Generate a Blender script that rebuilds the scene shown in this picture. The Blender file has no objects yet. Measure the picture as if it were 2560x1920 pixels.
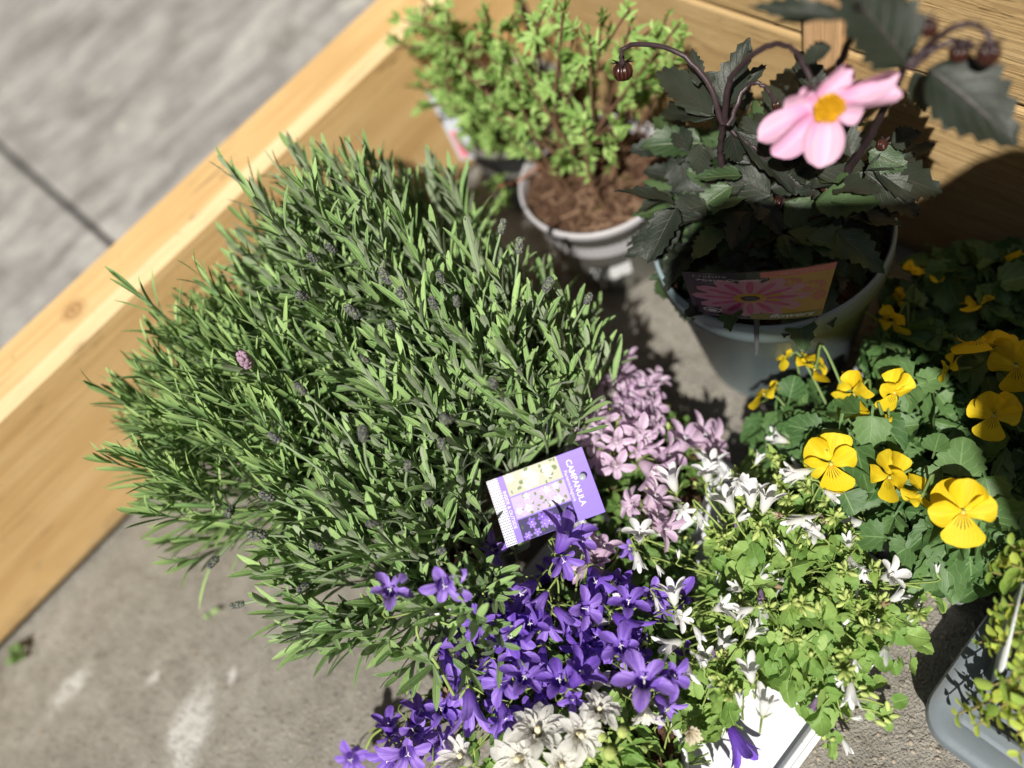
import bpy, bmesh, math, random
import numpy as np
from mathutils import Vector, Matrix

scene = bpy.context.scene
col = scene.collection
rng = np.random.default_rng(7)
random.seed(7)

# ------------------------------------------------------------------ camera
cd = bpy.data.cameras.new('camera')
cam = bpy.data.objects.new('camera', cd)
col.objects.link(cam)
RIGHT, UP, BACK = [Vector(v).normalized() for v in ((0.6575, -0.6996, -0.2796), (0.7258, 0.4886, 0.4843), (-0.2022, -0.5213, 0.829))]
CAMLOC = Vector((0, 0, 0.80))
cam.matrix_world = Matrix(((RIGHT.x, UP.x, BACK.x, CAMLOC.x), (RIGHT.y, UP.y, BACK.y, CAMLOC.y),
                           (RIGHT.z, UP.z, BACK.z, CAMLOC.z), (0, 0, 0, 1)))
cd.sensor_width = 36
cd.lens = 36 * 2250 / 2560
cd.clip_start = 0.01
cd.clip_end = 200
cd.dof.use_dof = True
cd.dof.focus_distance = 0.685
cd.dof.aperture_fstop = 1.6
scene.camera = cam

# ------------------------------------------------------------------ light
SUN_TRAVEL = Vector((math.cos(math.radians(40)) * math.cos(math.radians(52)),
                     math.sin(math.radians(40)) * math.cos(math.radians(52)),
                     -math.sin(math.radians(52))))
world = bpy.data.worlds.new('World')
scene.world = world
world.use_nodes = True
wn = world.node_tree.nodes
bg = wn['Background']
sky = wn.new('ShaderNodeTexSky')
sky.sky_type = 'NISHITA'
sky.sun_disc = False
sky.sun_elevation = math.radians(52)
sky.sun_rotation = math.atan2(-SUN_TRAVEL.x, -SUN_TRAVEL.y)
world.node_tree.links.new(sky.outputs[0], bg.inputs[0])
bg.inputs[1].default_value = 0.05
sl = bpy.data.lights.new('sun', 'SUN')
sl.energy = 5.0
sl.angle = math.radians(0.53)
sl.color = (1.0, 0.955, 0.88)
sun = bpy.data.objects.new('sun', sl)
sun.rotation_euler = (-SUN_TRAVEL).to_track_quat('Z', 'Y').to_euler()
sun.location = (-3, -3, 5)
col.objects.link(sun)

scene.view_settings.view_transform = 'Standard'
scene.view_settings.look = 'None'
scene.view_settings.exposure = 0.32
scene.view_settings.gamma = 1
scene.cycles.use_denoising = True
scene.cycles.max_bounces = 6
scene.cycles.diffuse_bounces = 2
scene.cycles.transmission_bounces = 6
scene.cycles.use_adaptive_sampling = True
scene.cycles.adaptive_threshold = 0.01

# ------------------------------------------------------------------ node helpers
class NT:
    def __init__(s, name):
        s.m = bpy.data.materials.new(name)
        s.m.use_nodes = True
        s.t = s.m.node_tree
        s.t.nodes.clear()
        s.out = s.t.nodes.new('ShaderNodeOutputMaterial')
    def n(s, kind, **kw):
        nd = s.t.nodes.new('ShaderNode' + kind)
        for a, b in kw.items():
            setattr(nd, a, b)
        return nd
    def l(s, a, b):
        s.t.links.new(a, b)
    def set(s, sock, v):
        if hasattr(v, 'is_output') or isinstance(v, bpy.types.NodeSocket):
            s.l(v, sock)
        elif isinstance(v, (tuple, list)) and len(v) == 3 and sock.type == 'RGBA':
            sock.default_value = (*v, 1)
        else:
            sock.default_value = v
    def math(s, op, a, b=0.0, c=None, clamp=False):
        nd = s.n('Math', operation=op, use_clamp=clamp)
        s.set(nd.inputs[0], a); s.set(nd.inputs[1], b)
        if c is not None: s.set(nd.inputs[2], c)
        return nd.outputs[0]
    def mix(s, f, a, b, blend='MIX'):
        nd = s.n('Mix', data_type='RGBA', blend_type=blend)
        s.set(nd.inputs[0], f); s.set(nd.inputs[6], a); s.set(nd.inputs[7], b)
        return nd.outputs[2]
    def ramp(s, f, stops):
        nd = s.n('ValToRGB')
        el = nd.color_ramp.elements
        while len(el) < len(stops): el.new(0.5)
        for e, (p, c) in zip(el, stops):
            e.position = p
            e.color = (*c, 1) if isinstance(c, (tuple, list)) else (c, c, c, 1)
        s.set(nd.inputs[0], f)
        return nd.outputs[0]
    def maprange(s, v, a, b, c=0.0, d=1.0):
        nd = s.n('MapRange', interpolation_type='SMOOTHSTEP')
        s.set(nd.inputs[0], v)
        for i, q in enumerate((a, b, c, d)): nd.inputs[i + 1].default_value = q
        return nd.outputs[0]
    def noise(s, vec, scale, detail=4, rough=0.55, dist=0.0):
        nd = s.n('TexNoise')
        s.set(nd.inputs['Vector'], vec)
        nd.inputs['Scale'].default_value = scale
        nd.inputs['Detail'].default_value = detail
        nd.inputs['Roughness'].default_value = rough
        nd.inputs['Distortion'].default_value = dist
        return nd.outputs['Fac']
    def pos(s):
        return s.n('NewGeometry').outputs['Position']
    def objco(s):
        return s.n('TexCoord').outputs['Object']
    def scaled(s, vec, sc):
        nd = s.n('VectorMath', operation='MULTIPLY')
        s.set(nd.inputs[0], vec); nd.inputs[1].default_value = sc
        return nd.outputs[0]
    def bump(s, h, strength, dist):
        nd = s.n('Bump')
        nd.inputs['Strength'].default_value = strength
        nd.inputs['Distance'].default_value = dist
        s.set(nd.inputs['Height'], h)
        return nd.outputs[0]
    def bsdf(s, colr, rough=0.5, spec=0.5, normal=None, **kw):
        nd = s.n('BsdfPrincipled')
        s.set(nd.inputs['Base Color'], colr)
        s.set(nd.inputs['Roughness'], rough)
        s.set(nd.inputs['Specular IOR Level'], spec)
        if normal is not None: s.set(nd.inputs['Normal'], normal)
        for a, b in kw.items(): s.set(nd.inputs[a], b)
        return nd.outputs[0]
    def done(s, sh):
        s.l(sh, s.out.inputs[0])
        return s.m
    def rnd(s):
        a = s.n('ObjectInfo').outputs['Random']
        b = s.n('NewGeometry').outputs['Random Per Island']
        return s.math('FRACT', s.math('ADD', a, b))

def plain(name, c, rough=0.5, spec=0.5, var=0.08, scale=60, bump=0.0):
    t = NT(name)
    nz = t.noise(t.pos(), scale, 4)
    colr = t.mix(nz, tuple(q * (1 - var) for q in c), tuple(min(1, q * (1 + var)) for q in c))
    nm = t.bump(t.noise(t.pos(), scale * 6, 3), bump, 0.001) if bump else None
    return t.done(t.bsdf(colr, rough, spec, nm))

def plastic(name, c, rough=0.45, dust=0.25):
    t = NT(name)
    p = t.pos()
    n1 = t.noise(p, 26, 5, 0.7); n2 = t.noise(t.scaled(p, (1, 1, 0.25)), 110, 4, 0.7); n3 = t.noise(p, 420, 2)
    cc = t.mix(t.math('MULTIPLY', t.maprange(n1, 0.45, 0.72), dust), c, (0.36, 0.32, 0.26))
    cc = t.mix(t.math('MULTIPLY', t.maprange(n2, 0.55, 0.75), dust * 0.8), cc, tuple(q * 0.55 for q in c))
    cc = t.mix(t.math('MULTIPLY', t.maprange(n3, 0.68, 0.74), 0.5), cc, (0.12, 0.09, 0.06))
    rr = t.math('ADD', rough, t.math('MULTIPLY', n1, 0.2))
    return t.done(t.bsdf(cc, rr, 0.42, t.bump(n2, 0.12, 0.001)))

def leaf_mat(name, dark, light, vein, rough=0.5, spec=0.4, trans=0.25, tcol=None, nveins=7, slope=2.2,
             veinw=0.06, bump=0.35, fuzz=0.0, edge=None, tipc=None, under=None):
    """leaf surface: tone differs from leaf to leaf, midrib and side veins follow the blade"""
    t = NT(name)
    uv = t.n('UVMap').outputs[0]
    sp = t.n('SeparateXYZ'); t.l(uv, sp.inputs[0])
    u, v = sp.outputs[0], sp.outputs[1]
    au = t.math('ABSOLUTE', t.math('SUBTRACT', u, 0.5))
    rib = t.maprange(au, 0.0, veinw, 1.0, 0.0)
    ph = t.math('MULTIPLY', t.math('SUBTRACT', v, t.math('MULTIPLY', au, slope / nveins * 2)), nveins * 6.283)
    sv = t.maprange(t.math('SINE', ph), 0.86, 1.0)
    r = t.rnd()
    nz = t.noise(t.pos(), 180, 3)
    f = t.math('ADD', t.math('MULTIPLY', r, 0.75), t.math('MULTIPLY', t.math('SUBTRACT', nz, 0.25), 0.5), clamp=True)
    c = t.mix(f, dark, light)
    c = t.mix(t.math('MULTIPLY', sv, 0.35), c, vein)
    c = t.mix(t.math('MULTIPLY', rib, 0.75), c, vein)
    if tipc is not None:
        c = t.mix(t.math('MULTIPLY', t.maprange(t.math('ADD', v, t.math('MULTIPLY', r, 0.5)), 0.5, 1.3), 0.9), c, tipc)
    if edge is not None:
        c = t.mix(t.maprange(au, 0.32, 0.5), c, edge)
    if under is not None:
        bf = t.n('NewGeometry').outputs['Backfacing']
        c = t.mix(bf, c, under)
    h = t.math('ADD', t.math('MULTIPLY', t.math('ADD', rib, t.math('MULTIPLY', sv, 0.6)), -0.6), t.math('MULTIPLY', t.noise(t.pos(), 900, 2), 0.5))
    nm = t.bump(h, bump, 0.0012)
    kw = {}
    if fuzz:
        kw['Sheen Weight'] = fuzz; kw['Sheen Roughness'] = 0.4
    p = t.bsdf(c, rough, spec, nm, **kw)
    if trans:
        tr = t.n('BsdfTranslucent')
        if tcol is None:
            tc = t.mix(0.5, c, (0.30, 0.42, 0.03))
        else:
            tc = t.mix(0.5, c, tcol)
        t.l(tc, tr.inputs[0])
        ms = t.n('MixShader'); ms.inputs[0].default_value = trans
        t.l(p, ms.inputs[1]); t.l(tr.outputs[0], ms.inputs[2])
        return t.done(ms.outputs[0])
    return t.done(p)

def petal_mat(name, c0, c1, throat=None, trans=0.3, rough=0.55, streak=None, lines=None, edge=None):
    t = NT(name)
    uv = t.n('UVMap').outputs[0]
    sp = t.n('SeparateXYZ'); t.l(uv, sp.inputs[0])
    u, v = sp.outputs[0], sp.outputs[1]
    au = t.math('ABSOLUTE', t.math('SUBTRACT', u, 0.5))
    r = t.rnd()
    nz = t.noise(t.pos(), 250, 3)
    f = t.math('ADD', t.math('MULTIPLY', r, 0.6), t.math('MULTIPLY', nz, 0.4), clamp=True)
    c = t.mix(f, c0, c1)
    if streak is not None:
        st = t.maprange(t.math('SINE', t.math('MULTIPLY', u, 34.0)), 0.2, 1.0)
        c = t.mix(t.math('MULTIPLY', st, 0.35), c, streak)
        c = t.mix(t.math('MULTIPLY', t.maprange(au, 0.0, 0.12, 1.0, 0.0), 0.55), c, streak)
    if edge is not None:
        c = t.mix(t.math('MULTIPLY', t.maprange(au, 0.25, 0.5), 0.6), c, edge)
    if throat is not None:
        c = t.mix(t.maprange(v, 0.05, 0.45, 0.8, 0.0), c, throat)
    if lines is not None:
        fan = t.math('DIVIDE', t.math('SUBTRACT', u, 0.5), t.math('ADD', v, 0.12))
        ln = t.maprange(t.math('ABSOLUTE', t.math('SINE', t.math('MULTIPLY', t.math('SUBTRACT', u, 0.5), 26.0))), 0.86, 0.97)
        ln = t.math('MULTIPLY', ln, t.maprange(au, 0.30, 0.36, 1.0, 0.0))
        ln = t.math('MULTIPLY', ln, t.maprange(t.math('ADD', v, t.math('MULTIPLY', au, 0.5)), 0.42, 0.55, 1.0, 0.0))
        c = t.mix(ln, c, lines)
        c = t.mix(t.maprange(v, 0.02, 0.1, 1.0, 0.0), c, (0.75, 0.38, 0.01))
    rib = t.math('SINE', t.math('MULTIPLY', u, 60.0))
    nm = t.bump(t.math('ADD', t.math('MULTIPLY', rib, 0.25), t.noise(t.pos(), 500, 2)), 0.25, 0.0008)
    p = t.bsdf(c, rough, 0.3, nm)
    tr = t.n('BsdfTranslucent'); t.l(c, tr.inputs[0])
    ms = t.n('MixShader'); ms.inputs[0].default_value = trans
    t.l(p, ms.inputs[1]); t.l(tr.outputs[0], ms.inputs[2])
    return t.done(ms.outputs[0])

def wood_mat(name, axis, c0, c1, c2, coarse=1.0, bump=0.4, knots=()):
    t = NT(name)
    p = t.pos()
    sc = [22.0, 22.0, 22.0]; sc[axis] = 1.1
    g = t.noise(t.scaled(p, tuple(sc)), 1.6 * coarse, 5, 0.6, 0.8)
    sc2 = [260.0, 260.0, 260.0]; sc2[axis] = 9.0
    fine = t.noise(t.scaled(p, tuple(sc2)), 1.0 * coarse, 4, 0.65, 0.3)
    broad = t.noise(p, 7.0, 3)
    f = t.math('ADD', t.math('MULTIPLY', g, 0.65), t.math('MULTIPLY', fine, 0.35))
    c = t.ramp(f, [(0.30, c0), (0.5, c1), (0.72, c2)])
    c = t.mix(t.math('MULTIPLY', t.maprange(broad, 0.35, 0.7), 0.35), c, c0)
    for (k, rad) in knots:
        vm = t.n('VectorMath', operation='DISTANCE'); t.l(p, vm.inputs[0]); vm.inputs[1].default_value = k
        d = t.math('ADD', vm.outputs['Value'], t.math('MULTIPLY', t.math('SUBTRACT', broad, 0.5), rad * 0.8))
        ring = t.math('ADD', t.math('MULTIPLY', t.math('SINE', t.math('MULTIPLY', d, 14.0 / rad)), 0.5), 0.5)
        c = t.mix(t.math('MULTIPLY', t.maprange(d, rad * 0.5, rad * 1.3, 1.0, 0.0), t.math('ADD', t.math('MULTIPLY', ring, 0.4), 0.3)), c, (0.22, 0.09, 0.03))
    sc3 = [70.0, 70.0, 70.0]; sc3[axis] = 2.2
    crk = t.maprange(t.math('ABSOLUTE', t.math('SUBTRACT', t.noise(t.scaled(p, tuple(sc3)), 1.0, 3, 0.5, 0.4), 0.5)), 0.0, 0.014, 1.0, 0.0)
    crk = t.math('MULTIPLY', crk, t.maprange(t.noise(p, 13, 3), 0.5, 0.62))
    c = t.mix(t.math('MULTIPLY', crk, 0.6), c, (0.10, 0.05, 0.02))
    spk = t.maprange(t.noise(p, 95, 3, 0.6), 0.66, 0.74)
    c = t.mix(t.math('MULTIPLY', spk, 0.35), c, (0.16, 0.09, 0.04))
    sz = t.n('SeparateXYZ'); t.l(p, sz.inputs[0])
    dirt = t.math('MULTIPLY', t.maprange(t.math('ADD', sz.outputs[2], t.math('MULTIPLY', t.math('SUBTRACT', t.noise(p, 30, 4, 0.7), 0.5), 0.06)), 0.0, 0.035, 1.0, 0.0), 0.55)
    c = t.mix(dirt, c, (0.13, 0.10, 0.07))
    h = t.math('SUBTRACT', t.math('ADD', fine, t.math('MULTIPLY', g, 0.6)), t.math('MULTIPLY', crk, 0.7))
    nm = t.bump(h, bump, 0.004)
    return t.done(t.bsdf(c, 0.72, 0.25, nm))

# ------------------------------------------------------------------ mesh helpers
def mesh_arrays(name, V, Q, UV=None, mats=(), mi=None, smooth=True):
    """V (n,3), Q (m,4) quads, UV per vertex"""
    me = bpy.data.meshes.new(name)
    V = np.asarray(V, np.float32); Q = np.asarray(Q, np.int32)
    me.vertices.add(len(V)); me.vertices.foreach_set('co', V.ravel())
    me.loops.add(Q.size); me.loops.foreach_set('vertex_index', Q.ravel())
    me.polygons.add(len(Q))
    me.polygons.foreach_set('loop_start', np.arange(0, Q.size, 4, dtype=np.int32))
    me.polygons.foreach_set('loop_total', np.full(len(Q), 4, np.int32))
    if mi is not None: me.polygons.foreach_set('material_index', np.asarray(mi, np.int32))
    if smooth: me.polygons.foreach_set('use_smooth', np.ones(len(Q), bool))
    if UV is not None:
        ul = me.uv_layers.new(name='UVMap')
        ul.data.foreach_set('uv', np.asarray(UV, np.float32)[Q.ravel()].ravel())
    for m in mats: me.materials.append(m)
    me.update(calc_edges=True)
    me.validate()
    return me

class Acc:
    """collects quad pieces into one mesh"""
    def __init__(s): s.V = []; s.Q = []; s.U = []; s.M = []; s.n = 0
    def add(s, piece, M=None, mi=0):
        V, Q, U = piece
        if M is not None:
            V = V @ M[:3, :3].T + M[:3, 3]
        s.V.append(V); s.Q.append(Q + s.n); s.U.append(U if U is not None else np.zeros((len(V), 2)))
        s.M.append(np.full(len(Q), mi)); s.n += len(V)
        return s
    def mesh(s, name, mats, smooth=True):
        return mesh_arrays(name, np.concatenate(s.V), np.concatenate(s.Q), np.concatenate(s.U), mats, np.concatenate(s.M), smooth)
    def piece(s):
        return np.concatenate(s.V), np.concatenate(s.Q), np.concatenate(s.U)

def gridq(nl, nw):
    a = np.arange(nl * nw).reshape(nl, nw)
    idx = lambda i, j: i * (nw + 1) + j
    i, j = np.meshgrid(np.arange(nl), np.arange(nw), indexing='ij')
    i = i.ravel(); j = j.ravel()
    return np.stack([idx(i, j), idx(i, j + 1), idx(i + 1, j + 1), idx(i + 1, j)], 1)

def blade(prof, nl=6, nw=2, bend=0.0, fold=0.0, cup=0.0, wave=0.0, wf=3.0, twist=0.0, teeth=0.0, nt=0, ph=0.0, tipcurl=0.0):
    """leaf blade: base at origin, tip at y=1, width 1, normal +z"""
    v = np.linspace(0, 1, nl + 1); u = np.linspace(-1, 1, nw + 1)
    Vv, Uu = np.meshgrid(v, u, indexing='ij')
    hw = prof(Vv) * 0.5
    if teeth:
        saw = (Vv * nt + ph) % 1.0
        hw = hw * (1 - teeth * saw * (np.abs(Uu) > 0.7))
    x = Uu * hw
    y = Vv.copy()
    if teeth:
        y = y + np.where(np.abs(Uu) > 0.7, 0.45 / nt * (1 - (Vv * nt + ph) % 1.0) * (Vv < 0.95), 0)
    z = -bend * Vv ** 2 + fold * np.abs(Uu) * hw * 2 + cup * (Uu * hw * 2) ** 2
    z = z + wave * np.sin(Vv * wf * 6.283 + ph * 3) * np.abs(Uu) * Uu * 0.5
    if tipcurl: z = z - tipcurl * np.maximum(0, Vv - 0.6) ** 2 * 6
    if twist:
        a = twist * Vv; x, z = x * np.cos(a) - z * np.sin(a), x * np.sin(a) + z * np.cos(a)
    P = np.stack([x, y, z], -1).reshape(-1, 3)
    UV = np.stack([Uu * 0.5 + 0.5, Vv], -1).reshape(-1, 2)
    return P, gridq(nl, nw), UV

p_lance = lambda v: np.clip(np.sin(np.pi * np.clip(v, 0, 1) ** 0.75) ** 0.7, 0.10, 1)
p_ovate = lambda v: np.clip((np.sin(np.pi * v ** 0.62)) ** 0.75, 0.03, 1)
p_round = lambda v: np.clip(np.sqrt(np.clip(1 - (2 * v - 1.0) ** 2, 0, 1)) ** 0.9, 0.05, 1)
def p_petal(v): return np.clip((0.14 + 0.86 * np.clip(v / 0.62, 0, 1) ** 0.9) * np.clip(1 - np.clip((v - 0.62) / 0.385, 0, 1) ** 2.4, 0, 1) ** 0.5, 0.06, 1)
def p_dahlia(v): return np.clip((0.34 + 0.66 * np.sin(np.pi * 0.5 * np.clip(v / 0.55, 0, 1)) ** 0.8) * np.clip(1 - np.clip((v - 0.50) / 0.505, 0, 1) ** 3.2, 0, 1) ** 0.6, 0.08, 1)
def p_viola_leaf(v):
    b = np.where(v < 0.3, 0.10 + 0.2 * (v / 0.3) ** 3, 1)
    w = np.clip((v - 0.26) / 0.74, 0, 1)
    return np.clip(np.where(v < 0.28, 0.07, (np.sin(np.pi * w ** 0.62)) ** 0.5), 0.07, 1) * (1 + 0.09 * np.cos(v * 40))
def p_round_stalk(v):
    w = np.clip((v - 0.25) / 0.75, 0, 1)
    return np.where(v < 0.255, 0.06, np.clip(np.sin(np.pi * w ** 0.6) ** 0.5, 0.06, 1)) * (1 + 0.06 * np.cos(v * 45))
def p_dleaf(v): return np.clip(np.sin(np.pi * np.clip(v, 0, 1) ** 0.66) ** 0.85, 0.04, 1)

def frame(base, tip, nrm, w=1.0, thick=None):
    """4x4: local y runs base->tip (unit length = distance), local z towards nrm"""
    b = np.asarray(base, float); d = np.asarray(tip, float) - b
    L = np.linalg.norm(d); y = d / max(L, 1e-9)
    z = np.asarray(nrm, float); z = z - y * (z @ y); nz = np.linalg.norm(z)
    if nz < 1e-6:
        z = np.cross(y, [1, 0, 0.3]); nz = np.linalg.norm(z)
    z = z / nz; x = np.cross(y, z)
    M = np.eye(4); M[:3, 0] = x * w; M[:3, 1] = y * L; M[:3, 2] = z * (L if thick is None else thick); M[:3, 3] = b
    return M

def zframe(base, axis, s, up=None, spin=0.0, sz=None):
    """4x4: local z along axis"""
    z = np.asarray(axis, float); z = z / np.linalg.norm(z)
    x = np.cross(up if up is not None else (0.3, 0.2, 1.0), z)
    if np.linalg.norm(x) < 1e-4: x = np.cross((1, 0, 0), z)
    x = x / np.linalg.norm(x); y = np.cross(z, x)
    c, q = math.cos(spin), math.sin(spin)
    x, y = x * c + y * q, y * c - x * q
    M = np.eye(4); M[:3, 0] = x * s; M[:3, 1] = y * s; M[:3, 2] = z * (sz or s); M[:3, 3] = base
    return M

def tube(pts, r0, r1=None, n=5, caps=False):
    P = np.asarray(pts, float); r1 = r0 if r1 is None else r1
    T = np.gradient(P, axis=0); T /= np.linalg.norm(T, axis=1)[:, None] + 1e-12
    ref = np.array([0.3, 0.9, 0.2])
    A = np.cross(T, ref); A /= np.linalg.norm(A, axis=1)[:, None] + 1e-12
    B = np.cross(T, A)
    r = np.linspace(r0, r1, len(P))[:, None, None]
    a = np.linspace(0, 2 * np.pi, n + 1)
    V = P[:, None, :] + r * (np.cos(a)[None, :, None] * A[:, None, :] + np.sin(a)[None, :, None] * B[:, None, :])
    u, v = np.meshgrid(a / 6.283, np.linspace(0, 1, len(P)))
    return V.reshape(-1, 3), gridq(len(P) - 1, n), np.stack([u, v], -1).reshape(-1, 2)

def curve(pts, n=10):
    """smooth path through points (Catmull-Rom)"""
    P = np.asarray(pts, float)
    if len(P) == 2: return np.linspace(P[0], P[1], n)
    Q = np.vstack([2 * P[0] - P[1], P, 2 * P[-1] - P[-2]])
    out = []
    m = max(2, n // (len(P) - 1) + 1)
    for i in range(1, len(Q) - 2):
        t = np.linspace(0, 1, m, endpoint=(i == len(Q) - 3))[:, None]
        a, b, c, d = Q[i - 1], Q[i], Q[i + 1], Q[i + 2]
        out.append(0.5 * (2 * b + (c - a) * t + (2 * a - 5 * b + 4 * c - d) * t ** 2 + (3 * b - a - 3 * c + d) * t ** 3))
    return np.vstack(out)

def lathe(prof, n=48, wob=0.0):
    P = np.asarray(prof, float); a = np.linspace(0, 2 * np.pi, n + 1)
    V = np.stack([P[:, 0][:, None] * np.cos(a), P[:, 0][:, None] * np.sin(a), np.repeat(P[:, 1][:, None], n + 1, 1)], -1)
    if wob: V[..., :2] *= (1 + wob * np.sin(a * 9 + P[:, 1][:, None] * 400))[..., None]
    u, v = np.meshgrid(a / 6.283, np.linspace(0, 1, len(P)))
    Q = gridq(len(P) - 1, n)
    return V.reshape(-1, 3), Q, np.stack([u, v], -1).reshape(-1, 2)

def bell(op, lobes=5, q=1.75, e=0.85, rows=6, per=8, tube_r=0.42, crumple=0.0, seed=0, lobe=1.0, crs=0.10):
    """bell flower along +z; op=1 flat star, 0 narrow bell. mouth radius about 1"""
    r_ = np.random.default_rng(seed)
    n = lobes * per
    th = np.linspace(0, 2 * np.pi, n + 1)
    s = ((th / (2 * np.pi) * lobes) % 1.0) * 2 - 1
    s[-1] = s[0]
    ll = np.clip(1 - np.abs(s) ** q, 0, 1) ** e
    vary = 1 + 0.16 * np.repeat(r_.normal(size=lobes), per)
    vary = np.append(vary, vary[0])
    ts = np.array([[0.04, 0.0], [0.16, 0.05], [0.28, 0.30], [0.36, 0.6], [tube_r, 0.85]])
    V = []; UVr = []
    for (r, z) in ts:
        rr = r * (0.8 + 0.2 * op) if op < 1 else r
        V.append(np.stack([rr * np.cos(th), rr * np.sin(th), np.full_like(th, z)], -1)); UVr.append(z * 0.4)
    for k in range(1, rows + 1):
        f = k / rows * ll * vary
        ang = math.radians(12 + 68 * op) + f * math.radians(18 + 40 * op)
        Ln = (0.95 - 0.2 * op) * lobe
        dr = np.sin(math.radians(12 + 68 * op) + f * 0.5 * math.radians(18 + 40 * op)) * f * Ln * (0.8 + 0.15 * op)
        dz = np.cos(math.radians(12 + 68 * op) + f * 0.5 * math.radians(18 + 40 * op)) * f * Ln
        crease = -crs * (1 - np.abs(s)) * (k / rows) * op + crs * np.abs(s) * (k / rows)
        r = tube_r * (0.8 + 0.2 * op) + dr
        z = 0.85 + dz + crease + crumple * r_.normal(size=n + 1) * (k / rows)
        z[-1] = z[0]
        V.append(np.stack([r * np.cos(th), r * np.sin(th), z], -1)); UVr.append(0.4 + 0.6 * k / rows)
    V = np.array(V)
    UV = np.stack([np.tile((s * 0.5 + 0.5), (len(V), 1)), np.repeat(np.array(UVr)[:, None], n + 1, 1)], -1)
    return V.reshape(-1, 3), gridq(len(V) - 1, n), UV.reshape(-1, 2)

def ball(r, n=10, m=7, squash=1.0, bumps=0.0, seed=0):
    a = np.linspace(0, np.pi, m + 1)
    pr = np.stack([np.sin(a) * r, -np.cos(a) * r * squash], -1)
    V, Q, U = lathe(pr, n)
    if bumps:
        V = V * (1 + bumps * np.sin(V[:, :1] / r * 7 + seed) * np.cos(V[:, 1:2] / r * 8) )
    return V, Q, U

# ------------------------------------------------------------------ object helpers
def Mx(M): return Matrix([list(map(float, r)) for r in M])

def thing(name, label, cat, loc=(0, 0, 0), group=None):
    o = bpy.data.objects.new(name, None)
    o.empty_display_size = 0.02
    col.objects.link(o); o.location = loc
    o['label'] = label; o['category'] = cat
    if group: o['group'] = group
    return o

def tag(o, label, cat, group=None):
    o['label'] = label; o['category'] = cat
    if group: o['group'] = group
    return o

def mobj(name, me, parent=None, M=None, kind=None):
    o = bpy.data.objects.new(name, me)
    col.objects.link(o)
    if parent is not None:
        o.parent = parent
        b = Matrix.Translation(-Vector(parent['_o'])) if '_o' in parent else Matrix.Translation(-parent.location) if parent.parent is None and parent.data is None else Matrix.Identity(4)
        o.matrix_basis = b @ (Mx(M) if M is not None else Matrix.Identity(4))
    elif M is not None:
        o.matrix_basis = Mx(M)
    if kind: o['kind'] = kind
    return o

def subobj(name, me, parent, Mlocal=None):
    """a sub-part, placed in its parent's own space"""
    o = bpy.data.objects.new(name, me)
    col.objects.link(o); o.parent = parent
    if Mlocal is not None: o.matrix_basis = Mx(Mlocal)
    return o

def box_mesh(name, lo, hi, mat, bevel=0.0, segs=1, jitter=0.0):
    bm = bmesh.new()
    bmesh.ops.create_cube(bm, size=1)
    for v in bm.verts:
        v.co = Vector([(lo[i] + hi[i]) / 2 + v.co[i] * (hi[i] - lo[i]) for i in range(3)])
        if jitter: v.co += Vector([random.uniform(-jitter, jitter) for _ in range(3)])
    if bevel:
        bmesh.ops.bevel(bm, geom=bm.edges[:], offset=bevel, segments=segs, affect='EDGES', profile=0.5)
    me = bpy.data.meshes.new(name); bm.to_mesh(me); bm.free()
    me.materials.append(mat)
    return me

def place_leaves(parent, name, metas, meshes, pieces, mats, limit=300, stuffname=None):
    """metas: list of (M 4x4, variant, score). the best-showing ones become objects, the rest one joined part"""
    order = sorted(range(len(metas)), key=lambda i: -metas[i][2])
    for i in order[:limit]:
        M, k, _ = metas[i]
        mobj(name, meshes[k], parent, M)
    rest = order[limit:]
    if rest:
        A = Acc()
        for i in rest: A.add(pieces[metas[i][1]], metas[i][0])
        mobj(stuffname or name + '_mass', A.mesh(stuffname or name, mats), parent, None, 'stuff')

CAMV = np.array(CAMLOC)
def unit(v): v = np.asarray(v, float); return v / (np.linalg.norm(v) + 1e-12)
def rv(s=1.0): return rng.normal(size=3) * s
UPV = np.array([0, 0, 1.0])

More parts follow.
